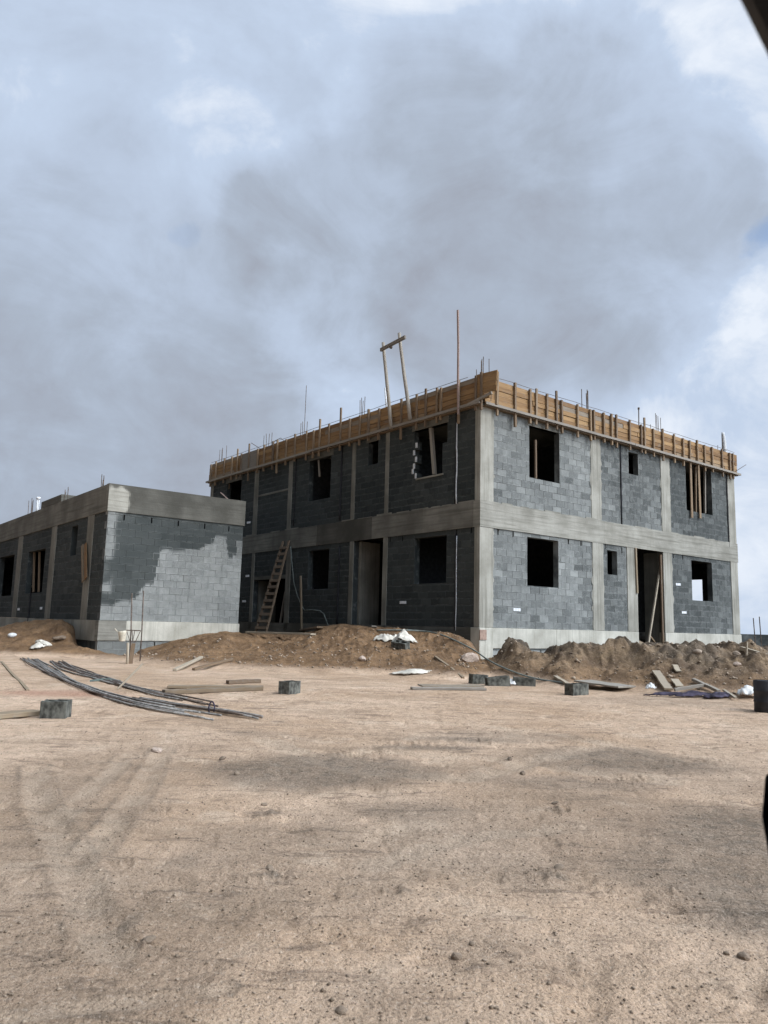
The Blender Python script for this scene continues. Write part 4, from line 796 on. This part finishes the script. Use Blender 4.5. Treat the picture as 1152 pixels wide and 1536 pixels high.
m.tube([c + [-hw, 0, zt], c + [hw, 0, zt]], .013, 5); m.tube([c + [-.07, .0, 0], c + [.07, .0, 0]], .012, 5); m.tube([c + [0, .1, zt], c + [0, -.1, zt]], .009, 5); m.tube([c + [0, -.1, zt], c + [0, 0, 0]], .009, 5); m.tube([c + [0, .1, zt], c + [0, 0, 0]], .009, 5)
tag(m.build('wire_cage', M['rebar'], None, origin=tuple(c)), 'small tapering wire cage fixed on the left tall rod', 'cage')
d = ray(183.5, 962); c = CAM + d / d[1] * 18.4; m = MB(); m.tube([c, c + [0, 0, .02], c + [-.015, 0, .2], c + [-.02, 0, .24]], [.065, .07, .095, .1], 14); m.tube([c + [-.12, 0, .22], c + [-.16, 0, .25], c + [-.2, 0, .29]], .012, 6)
tag(m.build('bucket', M['bucket'], None, origin=tuple(c), smooth=True), 'cream bucket hanging beside the wire cage', 'bucket')
# crumpled sacks
def crumple(name, label, cat, px, py, sx, sy, h, mat, seed, rz=0., group=None, lift=.0):
    p = on_ground(px, py); n = 26; g = np.linspace(-1, 1, n); X, Y = np.meshgrid(g, g, indexing='ij'); rr = np.sqrt(X ** 2 + Y ** 2) + .28 * fbm(X * 1.6 + seed, Y * 1.6, 3, seed)
    keep = rr < .95; c, s_ = math.cos(rz), math.sin(rz); wx = (X * c * sx - Y * s_ * sy) + p[0]; wy = (X * s_ * sx + Y * c * sy) + p[1]
    z = terrain(wx, wy) + lift + .012 + h * np.clip(1 - rr, 0, 1) ** .5 * (.45 + .9 * ridged(X * 2.2 + seed, Y * 2.2, 3, seed + 3) * .5 + .4 * vnoise(X * 3 + 9, Y * 3, seed))
    m = MB()
    for i in range(n - 1):
        for j in range(n - 1):
            if keep[i, j] and keep[i + 1, j] and keep[i, j + 1] and keep[i + 1, j + 1]:
                m.quad([(wx[a, b_], wy[a, b_], z[a, b_]) for a, b_ in ((i, j), (i + 1, j), (i + 1, j + 1), (i, j + 1))], .5)
    o = m.build(name, M[mat], None, origin=tuple(p)); me = o.data
    so = o.modifiers.new('weld', 'WELD'); so.merge_threshold = .001; sd = o.modifiers.new('thick', 'SOLIDIFY'); sd.thickness = .012; me.shade_smooth()
    return tag(o, label, cat, group)
crumple('plastic_sheet', 'bright white crumpled sheet at the foot of the spoil heap', 'sheet', 615, 1011, .5, .2, .10, 'paper', 4, -.1)
crumple('cement_sack', 'cream torn paper sack on the crest of the left heap', 'sack', 607, 957, .36, .22, .2, 'paper', 8, .2)
crumple('cement_sack', 'flattened grey white sack left of the cream torn one', 'sack', 579, 960, .34, .2, .13, 'paper', 12, .1)
crumple('plastic_bag', 'white crumpled bag at the right edge beside the black drum', 'bag', 1124, 1046, .26, .2, .22, 'bag', 15, .3)
crumple('paper_scrap', 'small white scrap in front of the half buried block', 'scrap', 769, 1028, .11, .09, .12, 'bag', 18, .0)
crumple('paper_scrap', 'tiny white scrap between the first two blocks of the corner row', 'scrap', 737, 1027, .13, .05, .05, 'paper', 19, .0)
crumple('plastic_bottle_scrap', 'white rounded scrap lying on the purple rag', 'scrap', 977, 1041, .11, .08, .13, 'bag', 21, .3, lift=.06)
crumple('purple_rag', 'long dark purple rag strip along the toe of the right heap', 'rag', 1022, 1046, .60, .09, .10, 'purple', 25, -.12)
crumple('purple_rag', 'right dark purple rag piece near the white lath', 'rag', 1078, 1047, .3, .10, .10, 'purple', 27, .1)
crumple('cement_sack', 'small pale torn sack at the foot of the left mound', 'sack', 57, 973, .22, .16, .16, 'paper', 30, .2)
# long hose across the heap and past the corner
hp = [(565, 947), (600, 947), (640, 949), (665, 955), (690, 966), (712, 978), (732, 992), (752, 1003), (780, 1014), (810, 1022), (845, 1027)]
pts = [on_ground(*p) + [0, 0, .035] for p in hp]; base = pts[0]
def smooth_path(P, n=6):
    P = [np.array(p) for p in P]; out = []
    for i in range(len(P) - 1):
        a, b, c_, d = P[max(i - 1, 0)], P[i], P[i + 1], P[min(i + 2, len(P) - 1)]
        for k in range(n): t = k / n; out.append(.5 * (2 * b + (c_ - a) * t + (2 * a - 5 * b + 4 * c_ - d) * t * t + (3 * b - a - 3 * c_ + d) * t ** 3))
    out.append(P[-1]); return out
m = MB(); m.tube(smooth_path(pts), .019, 8); tag(m.build('garden_hose', M['green'], None, origin=tuple(base), smooth=True), 'long grey green hose winding over the heap past the building corner', 'hose')
plank('timber_plank', 'long thin lath lying at the top of the heap before the left facade', (560, 942), (632, 942), .1, .04, 'grey', 1., .05)
# black drum cut by the right frame edge
p = on_ground(1150, 1068); dr = seated('steel_drum', 'black drum standing at the right frame edge', 'drum', tuple(p)); m = MB()
prof = [(.0, 0), (.155, 0), (.16, .02), (.158, .13), (.166, .145), (.158, .16), (.158, .28), (.166, .295), (.158, .31), (.16, .42), (.152, .44)]
n = 28
for (r0, z0), (r1, z1) in zip(prof[:-1], prof[1:]):
    for k in range(n):
        a, b = 2 * math.pi * k / n, 2 * math.pi * (k + 1) / n; m.quad([(r0 * math.cos(a), r0 * math.sin(a), z0), (r0 * math.cos(b), r0 * math.sin(b), z0), (r1 * math.cos(b), r1 * math.sin(b), z1), (r1 * math.cos(a), r1 * math.sin(a), z1)])
m.build('drum_body', M['drum'], dr, smooth=True)
m = MB(); m.tube([(0, 0, .425), (0, 0, .432)], .15, 24); m.build('drum_lid', M['drum'], dr)
# rocks
def rock(seed, rough=.3, sub=2):
    import bmesh
    bm = bmesh.new(); bmesh.ops.create_icosphere(bm, subdivisions=sub, radius=1.); r_ = random.Random(seed); k = [Vector((r_.uniform(-1, 1), r_.uniform(-1, 1), r_.uniform(-1, 1))).normalized() for _ in range(9)]; w = [r_.uniform(.6, .95) for _ in range(9)]
    for v in bm.verts:
        d = v.co.normalized(); f_ = 1.
        for a, b_ in zip(k, w):
            q_ = d.dot(a)
            if q_ > 0: f_ = min(f_, b_ / max(q_, .001))
        v.co = d * f_ * (1 + r_.uniform(-.05, .05) * rough); v.co.z *= .72
    me = bpy.data.meshes.new('stone'); bm.to_mesh(me); bm.free()
    for nm in ('tone', 'wet'):
        at = me.attributes.new(nm, 'FLOAT', 'FACE'); at.data.foreach_set('value', [.5] * len(me.polygons))
    return me
def put_rock(me, px, py, r, label, mat, name='stone', cat='stone', group='stones and clods on the ground', sq=1.):
    me = me.copy(); me.materials.append(M[mat]); o = bpy.data.objects.new(name, me); COL.objects.link(o); p = on_ground(px, py); o.location = (p[0], p[1], p[2] + r * .3); o.scale = (r * rnd.uniform(.9, 1.3), r, r * sq); o.rotation_euler = (rnd.uniform(-.3, .3), rnd.uniform(-.3, .3), rnd.uniform(0, 6)); return tag(o, label, cat, group)
RK = [rock(i) for i in range(6)]
put_rock(RK[0], 704, 992, .2, 'pale pinkish boulder half buried beside the corner footing', 'stone')
put_rock(RK[1], 235, 1129, .055, 'flat grey brown stone alone in the sand below the bar bundles', 'stone', sq=.8)
put_rock(RK[2], 685, 1438, .022, 'largest of the small pebbles in the near sand at centre', 'clod')
put_rock(RK[3], 1115, 1437, .024, 'dark pebble in the near sand at lower right', 'clod'); put_rock(RK[4], 511, 1519, .018, 'dark pebble at the bottom edge left of centre', 'clod')
put_rock(RK[5], 334, 1139, .026, 'small dark clod right of the flat stone', 'clod'); put_rock(RK[0], 355, 1162, .028, 'small dark flat clod further right of the flat stone', 'clod'); put_rock(RK[1], 765, 1140, .03, 'dark clod on the bare sand in the middle right', 'clod'); put_rock(RK[2], 784, 1162, .03, 'flat dark clod just below the one in the middle right', 'clod')
put_rock(RK[3], 708, 1417, .013, 'tiny pebble above the largest near pebble', 'clod'); put_rock(RK[4], 1090, 1432, .013, 'tiny pebble left of the dark lower right pebble', 'clod')
put_rock(RK[5], 543, 990, .1, 'small pale stone on the front of the left heap', 'stone'); put_rock(RK[0], 18, 955, .10, 'white stone on the mound before the low building', 'bag')
put_rock(RK[2], 65, 969, .22, 'pale broken slab on the foot of the left mound', 'paper', 'broken_slab', 'rubble', sq=.6); put_rock(RK[1], 90, 960, .2, 'dark broken slab jutting from the left mound', 'clod', 'broken_slab', 'rubble', sq=.5)
put_rock(RK[3], 1046, 979, .075, 'grey boulder against the plinth right of the doorway', 'rubble'); put_rock(RK[4], 1105, 982, .08, 'grey rubble lump at the right end of the plinth', 'rubble', 'broken_slab', 'rubble'); put_rock(RK[5], 1106, 998, .07, 'pale lump on the right heap below the long pole', 'stone')
put_rock(RK[1], 396, 1208, .022, 'dark clod with pale chip beside it in the sand left of centre', 'clod', sq=.6); put_rock(RK[0], 832, 1206, .025, 'dark flat clod with pale chip in the sand right of centre', 'clod', sq=.5)
put_rock(RK[4], 222, 1414, .028, 'low dark clod in the near left sand', 'clod', sq=.5); put_rock(RK[2], 405, 1303, .024, 'crumbled clod in the near sand left of centre', 'clod', sq=.5); put_rock(RK[3], 838, 1303, .026, 'crumbled dark clod in the near sand right of centre', 'clod', sq=.5)
# loose gravel and crumbs of earth
def gravel():
    N = 22000; g = np.random.default_rng(3); th = g.uniform(-.55, .55, N); r = np.where(g.random(N) < .72, 2.0 * (10. / 2.0) ** g.random(N), g.uniform(12, 22, N)); X, Y = r * np.sin(th), r * np.cos(th)
    z, body, *_ = terrain(X, Y, True); keep = (r < 11) | (body > .15); X, Y, z, r, body = X[keep], Y[keep], z[keep], r[keep], body[keep]; N = len(X)
    s = np.where(r < 11, np.clip(g.lognormal(-5.75, .5, N), .0015, .011), np.clip(g.lognormal(-3.9, .5, N), .008, .06))
    base = np.array([[1, 0, 0], [-1, 0, 0], [0, 1, 0], [0, -1, 0], [0, 0, 1], [0, 0, -1]], float); tri = np.array([[0, 2, 4], [2, 1, 4], [1, 3, 4], [3, 0, 4], [2, 0, 5], [1, 2, 5], [3, 1, 5], [0, 3, 5]])
    J = g.uniform(.55, 1.2, (N, 6, 1)); a = g.uniform(0, 6.28, N); ca, sa = np.cos(a), np.sin(a); P = base[None] * J + g.uniform(-.25, .25, (N, 6, 3)); Q = P.copy(); Q[..., 0] = P[..., 0] * ca[:, None] - P[..., 1] * sa[:, None]; Q[..., 1] = P[..., 0] * sa[:, None] + P[..., 1] * ca[:, None]; Q[..., 2] *= .7
    Vv = Q * s[:, None, None] + np.stack([X, Y, z + s * .25], -1)[:, None, :]; Fc = tri[None] + (np.arange(N) * 6)[:, None, None]
    me = bpy.data.meshes.new('gravel'); me.vertices.add(N * 6); me.vertices.foreach_set('co', Vv.ravel()); me.loops.add(N * 24); me.loops.foreach_set('vertex_index', Fc.ravel().astype(np.int32)); me.polygons.add(N * 8); me.polygons.foreach_set('loop_start', (np.arange(N * 8) * 3).astype(np.int32)); me.update(calc_edges=True)
    t = NT('gravel_mix'); o_ = t.coord(); c = t.mix(t.ramp(t.noise(o_, 3.3, 5, .7), .35, .65), (.15, .112, .078), (.42, .33, .24)); me.materials.append(t.out(c, .95))
    o = bpy.data.objects.new('gravel', me); COL.objects.link(o); tag(o, 'loose gravel and earth crumbs scattered over the yard', 'gravel', kind='stuff')
gravel()
# boundary wall far right with two bars
d = ray(1130, 960); m = MB(); bx = CAM + d / d[1] * 34.; e = empty('boundary_wall', (bx[0], bx[1], .1)); tag(e, 'low dark block wall in the distance beyond the right end of the building', 'wall')
m = MB(); m.bar((-9, 3.0, .45), (30, -2, .45), .2, 1.34, tone=.5, wet=.6); m.build('wall_body', M['mortar'], e)
for px, yt in ((1130, 927), (1139, 925)):
    dd = ray(px + 3, 960); p = CAM + dd / dd[1] * 33.9; d2 = ray(px, yt); q = CAM + d2 / d2[1] * 33.9; m = MB(); m.tube([p - bx + [0, 0, bx[2] - .1 - .3], q - bx + [0, 0, bx[2] - .1]], .022, 5); m.build('bar', M['rebar'], e)
# ================================================================== the car the photographer sits in (pillar and mirror touch the frame)
PHI = .52; CARX = np.array([math.cos(PHI), math.sin(PHI)]); 
car = empty('parked_car', (0, 0, 0), PHI); tag(car, 'dark parked car whose front pillar and side mirror touch the right edge', 'car')
# local: +x forward, +y left (towards the building); the side of the car is the plane y = .35
YS, YR = .35, -1.40
def extr(name, prof, y0, y1, mat, parent=car, bev=.02):
    m = MB(); n = len(prof)
    m.quad([(x, y0, z) for x, z in prof]); m.quad([(x, y1, z) for x, z in prof][::-1])
    for i in range(n):
        (xa, za), (xb, zb) = prof[i], prof[(i + 1) % n]; m.quad([(xa, y0, za), (xa, y1, za), (xb, y1, zb), (xb, y0, zb)])
    return m.build(name, M[mat], parent, bevel=bev)
for y0, y1 in ((YS - .06, YS), (YR, YR + .06)):
    extr('door', [(-.72, .35), (.95, .35), (1.05, .86), (-.72, .86)], y0, y1, 'carp'); extr('rear_door', [(-1.7, .35), (-.74, .35), (-.74, .86), (-1.7, .86)], y0, y1, 'carp')
    extr('rear_wing', [(-2.7, .45), (-2.35, .45), (-2.3, .68), (-2.0, .78), (-1.72, .6), (-1.72, .86), (-2.75, .86)], y0, y1, 'carp')
    extr('front_wing', [(.97, .35), (1.15, .35), (1.2, .62), (1.5, .75), (1.8, .62), (1.85, .35), (2.05, .4), (2.05, .78), (1.1, .88)], y0, y1, 'carp')
extr('bonnet', [(1.1, .84), (2.05, .74), (2.05, .78), (1.12, .9)], YR + .06, YS - .06, 'carp'); extr('bumper', [(2.0, .25), (2.2, .3), (2.22, .55), (2.06, .74), (2.0, .74)], YR, YS, 'carp'); extr('tailgate', [(-2.8, .3), (-2.7, .3), (-2.62, .9), (-2.75, .9)], YR, YS, 'carp')
extr('floor_pan', [(-2.6, .28), (1.9, .28), (1.9, .34), (-2.6, .34)], YR + .06, YS - .06, 'rubber')
extr('roof', [(-2.45, 1.62), (-1.9, 1.72), (.15, 1.74), (.32, 1.70), (.15, 1.78), (-1.9, 1.77)], YR + .16, YS - .1, 'carp')
for ys, s in ((YS, 1), (YR, -1)):
    m = MB(); m.bar((.366, ys - .085 * s, 1.71), (1.306, ys - .035 * s, .87), .075, .06, up=(0, 1, 0)); m.build('front_pillar', M['carp'], car, bevel=.012)
    m = MB(); m.bar((-.78, ys - .085 * s, 1.73), (-.74, ys - .035 * s, .86), .05, .09, up=(0, 1, 0)); m.build('centre_pillar', M['rubber'], car)
    m = MB(); m.bar((-2.3, ys - .085 * s, 1.66), (-2.6, ys - .035 * s, .86), .06, .3, up=(0, 1, 0)); m.build('rear_pillar', M['carp'], car)
    m = MB(); m.bar((-2.3, ys - .09 * s, 1.735), (.33, ys - .09 * s, 1.725), .05, .07); m.build('roof_rail', M['carp'], car)
m = MB(); m.quad([(.35, YS - .12, 1.69), (.35, YR + .12, 1.69), (1.27, YR + .07, .89), (1.27, YS - .07, .89)]); m.build('windscreen', M['glass'], car)
def mirror(s, ys):
    e = bpy.data.objects.new('side_mirror', None); COL.objects.link(e); e.parent = car; e.location = (.957, ys + .16 * s, .93)
    m = MB(); prof = []
    N1, N2 = 14, 9
    P = [[None] * N1 for _ in range(N2)]
    for i in range(N2):
        f_ = i / (N2 - 1); sc = math.sqrt(max(0, 1 - (f_ * .95) ** 2.6)) * 1.0
        for k in range(N1):
            a = 2 * math.pi * k / N1; cx, cz = math.copysign(abs(math.cos(a)) ** .6, math.cos(a)), math.copysign(abs(math.sin(a)) ** .6, math.sin(a))
            P[i][k] = (-.05 + f_ * .13, cx * .115 * sc * 1., cz * .08 * sc)
    for i in range(N2 - 1):
        for k in range(N1): m.quad([P[i][k], P[i + 1][k], P[i + 1][(k + 1) % N1], P[i][(k + 1) % N1]])
    m.quad(P[-1]); m.build('mirror_shell', M['carp'], e, smooth=True)
    m = MB(); m.quad([(-.045, P[0][k][1] * .93, P[0][k][2] * .93) for k in range(N1)]); m.build('mirror_glass', M['mirror'], e)
    m = MB(); m.bar((.05, -.13 * s, -.05), (.02, -.05 * s, -.05), .05, .045); m.build('mirror_arm', M['rubber'], e); return e
mirror(1, YS); mirror(-1, YR)
for y in (YS - .1, YR + .1):
    for x in (1.5, -2.02):
        w = bpy.data.objects.new('wheel', None); COL.objects.link(w); w.parent = car; w.location = (x, y, .33); m = MB(); n = 28; prof = [(.2, -.09), (.3, -.1), (.33, -.07), (.33, .07), (.3, .1), (.2, .09)]
        for (r0, y0), (r1, y1) in zip(prof[:-1], prof[1:]):
            for k in range(n):
                a, b = 2 * math.pi * k / n, 2 * math.pi * (k + 1) / n; m.quad([(r0 * math.cos(a), y0, r0 * math.sin(a)), (r1 * math.cos(a), y1, r1 * math.sin(a)), (r1 * math.cos(b), y1, r1 * math.sin(b)), (r0 * math.cos(b), y0, r0 * math.sin(b))])
        m.build('tyre', M['tyre'], w); m = MB(); m.tube([(0, -.075, 0), (0, .075, 0)], .205, 24); m.build('rim', M['rim'], w)
for y in (YS - .25, YR + .25):
    m = MB(); m.box((2.03, y - .17, .58), (2.14, y + .17, .70)); m.build('headlight', M['lampg'], car, bevel=.03); m = MB(); m.box((-2.80, y - .1, .62), (-2.7, y + .15, .88)); m.build('tail_light', M['redl'], car, bevel=.02)
m = MB(); m.box((.72, YR + .08, .6), (1.08, YS - .08, .84)); m.build('dashboard', M['rubber'], car, bevel=.06)
for y in (-.95, -.1):
    for x in (-.75, -1.7):
        if x == -.75 and y == -.1: x = -.95
        m = MB(); m.box((x + .1, y - .24, .36), (x + .6, y + .2, .52)); m.bar((x + .1, y - .02, .45), (x - .08, y - .02, 1.02), .44, .14, up=(1, 0, 0)); m.build('seat', M['seatm'], car, bevel=.04)

# ================================================================== light
SUN_AZ, SUN_EL = math.radians(118), math.radians(42)       # compass style: clockwise from +Y
sdir = Vector((math.sin(SUN_AZ) * math.cos(SUN_EL), math.cos(SUN_AZ) * math.cos(SUN_EL), math.sin(SUN_EL)))
sl = bpy.data.lights.new('Sun', 'SUN'); sl.energy = 1.5; sl.angle = math.radians(28); sl.color = (1., .91, .78); so = bpy.data.objects.new('Sun', sl); so.rotation_euler = sdir.to_track_quat('Z', 'Y').to_euler(); COL.objects.link(so)
w = bpy.data.worlds.new('World'); scene.world = w; w.use_nodes = True; nt = w.node_tree; nt.nodes.clear(); Lk = nt.links.new
class WN:
    def n(s, t, **k):
        nd = nt.nodes.new(t)
        for a, b in k.items(): setattr(nd, a, b)
        return nd
W = WN()
def wput(s, v):
    if isinstance(v, bpy.types.NodeSocket): Lk(v, s)
    else: s.default_value = v
def wmath(op, a, b=0., c=None):
    nd = W.n('ShaderNodeMath', operation=op); wput(nd.inputs[0], a); wput(nd.inputs[1], b)
    if c is not None: wput(nd.inputs[2], c)
    return nd.outputs[0]
def wvm(op, a, b=None):
    nd = W.n('ShaderNodeVectorMath', operation=op); wput(nd.inputs[0], a)
    if b is not None: wput(nd.inputs[1], b)
    return nd.outputs['Value'] if op in ('DOT_PRODUCT', 'LENGTH') else nd.outputs['Vector']
def wrange(v, a, b, lo, hi, sm=True):
    nd = W.n('ShaderNodeMapRange'); nd.interpolation_type = 'SMOOTHSTEP' if sm else 'LINEAR'; wput(nd.inputs['Value'], v)
    for k, x in zip(('From Min', 'From Max', 'To Min', 'To Max'), (a, b, lo, hi)): nd.inputs[k].default_value = x
    return nd.outputs['Result']
def wmix(f, a, b, mode='MIX'):
    nd = W.n('ShaderNodeMix', data_type='RGBA', blend_type=mode); wput(nd.inputs['Factor'], f)
    for s, v in ((nd.inputs['A'], a), (nd.inputs['B'], b)):
        if isinstance(v, tuple): s.default_value = (*v, 1)
        else: Lk(v, s)
    return nd.outputs['Result']
tc = W.n('ShaderNodeTexCoord'); dirv = tc.outputs['Generated']
sky = W.n('ShaderNodeTexSky', sky_type='NISHITA'); sky.sun_disc = False; sky.sun_elevation = SUN_EL; sky.sun_rotation = SUN_AZ; sky.altitude = 100
sep = W.n('ShaderNodeSeparateXYZ'); Lk(dirv, sep.inputs[0])
zz = wmath('ADD', wmath('MAXIMUM', sep.outputs['Z'], 0.), .28); comb = W.n('ShaderNodeCombineXYZ'); Lk(wmath('DIVIDE', sep.outputs['X'], zz), comb.inputs[0]); Lk(wmath('DIVIDE', sep.outputs['Y'], zz), comb.inputs[1])
def wnoise(vec, sc, det, ro, dist=0.):
    nd = W.n('ShaderNodeTexNoise'); Lk(vec, nd.inputs['Vector']); nd.inputs['Scale'].default_value = sc; nd.inputs['Detail'].default_value = det; nd.inputs['Roughness'].default_value = ro; nd.inputs['Distortion'].default_value = dist; return nd
n1 = wnoise(wvm('MULTIPLY', dirv, (1., 1., 1.3)), 2.1, 8, .55, .3); n2 = wnoise(dirv, 3.2, 7, .55, .3); n3 = wnoise(dirv, 9, 6, .6, .2)
warp = wvm('SCALE', wvm('SUBTRACT', n2.outputs['Color'], (.5, .5, .5))); nt.nodes[-1].inputs['Scale'].default_value = .22
warp2 = wvm('SCALE', wvm('SUBTRACT', n3.outputs['Color'], (.5, .5, .5))); nt.nodes[-1].inputs['Scale'].default_value = .07
dw = wvm('NORMALIZE', wvm('ADD', wvm('ADD', dirv, warp), warp2))
def blob(px, py, rpx, wgt):
    d = ray(px, py); d = d / np.linalg.norm(d); r = rpx / F
    dot = wvm('DOT_PRODUCT', dw, tuple(d)); return wmath('MULTIPLY', wrange(dot, math.cos(r * 1.15), math.cos(r * .1), 0, 1), wgt)
BL = [(150, 680, 430, -.36), (185, 130, 90, -.07), (420, 640, 200, -.06), (640, 420, 330, -.14), (800, 560, 260, -.06),
      (260, 270, 230, .02), (940, 70, 170, .12), (1130, 170, 110, .07), (1150, 450, 130, .16), (490, 520, 110, .28), (1140, 760, 200, .12), (60, 40, 200, -.06), (120, 330, 160, .02), (570, 600, 110, .16), (600, 90, 120, .06)]
mass = None
for px_, py_, r_ in [(520, 360, 170), (660, 300, 190), (830, 260, 165), (960, 240, 130), (1020, 330, 105), (900, 410, 190), (720, 430, 190), (560, 450, 120), (420, 330, 85)]:
    d_ = ray(px_, py_); d_ = d_ / np.linalg.norm(d_); q_ = wrange(wvm('DOT_PRODUCT', dw, tuple(d_)), math.cos(r_ * 1.10 / F), math.cos(r_ * .66 / F), 0, 1); mass = q_ if mass is None else wmath('MAXIMUM', mass, q_)
val = wrange(n1.outputs['Fac'], .3, .7, .50, .70, False)
val = wmath('ADD', val, wmath('MULTIPLY', mass, -.24))
for b_ in BL: val = wmath('ADD', val, blob(*b_))
n4 = wnoise(wvm('MULTIPLY', dirv, (1., 1., 1.5)), 5.5, 9, .6, .6); val = wmath('ADD', val, wrange(n3.outputs['Fac'], .3, .7, -.07, .07, False)); val = wmath('ADD', val, wrange(n4.outputs['Fac'], .36, .64, -.10, .10, False))
val = wmath('ADD', wmath('MULTIPLY', wmath('SUBTRACT', val, .42), 1.42), .46); cr = W.n('ShaderNodeValToRGB'); Lk(val, cr.inputs['Fac']); el = cr.color_ramp.elements
el[0].position = .0; el[0].color = (.315, .345, .41, 1); el[1].position = 1.; el[1].color = (.71, .765, .85, 1)
for p_, c_ in ((.25, (.365, .42, .51)), (.5, (.435, .51, .635)), (.74, (.485, .575, .72))): e_ = el.new(p_); e_.color = (*c_, 1)
gap = wmath('ADD', wrange(wvm('DOT_PRODUCT', dw, tuple(ray(1150, 322) / np.linalg.norm(ray(1150, 322)))), math.cos(.04), math.cos(.01), 0, .7), wrange(wvm('DOT_PRODUCT', dw, tuple(ray(288, 366) / np.linalg.norm(ray(288, 366)))), math.cos(.022), math.cos(.004), 0, .18))
cl = W.n('ShaderNodeVectorMath', operation='SCALE'); Lk(cr.outputs['Color'], cl.inputs[0])
# the cloud sheet is bright round the hidden sun and darker on the far side
sunny = wrange(wvm('DOT_PRODUCT', dirv, tuple(sdir)), .6, .97, 1., 6.); shade = wrange(wvm('DOT_PRODUCT', dirv, (-.80, -.50, .33)), .12, .7, 1., .28)
gl = wmath('MULTIPLY', wmath('MULTIPLY', sunny, shade), 10.); Lk(gl, cl.inputs['Scale'])
skyb = W.n('ShaderNodeVectorMath', operation='SCALE'); Lk(sky.outputs['Color'], skyb.inputs[0]); skyb.inputs['Scale'].default_value = 1.6
colr = wmix(gap, cl.outputs['Vector'], skyb.outputs['Vector'])
bg = W.n('ShaderNodeBackground'); Lk(colr, bg.inputs['Color']); bg.inputs['Strength'].default_value = .1; wo = W.n('ShaderNodeOutputWorld'); Lk(bg.outputs[0], wo.inputs['Surface'])
# ================================================================== camera
cd = bpy.data.cameras.new('Camera'); cam = bpy.data.objects.new('Camera', cd); COL.objects.link(cam); scene.camera = cam
cd.sensor_fit = 'VERTICAL'; cd.sensor_height = 36; cd.lens = F / 1536 * 36; cd.clip_start = .02; cd.clip_end = 4000
cam.matrix_world = Matrix(((_R[0], _U[0], -_fw[0], 0), (_R[1], _U[1], -_fw[1], 0), (_R[2], _U[2], -_fw[2], EYE), (0, 0, 0, 1)))
cd.dof.use_dof = True; cd.dof.focus_distance = 16.; cd.dof.aperture_fstop = 7.
scene.view_settings.view_transform = 'Standard'; scene.view_settings.look = 'None'; scene.view_settings.exposure = .2; scene.view_settings.gamma = 1.
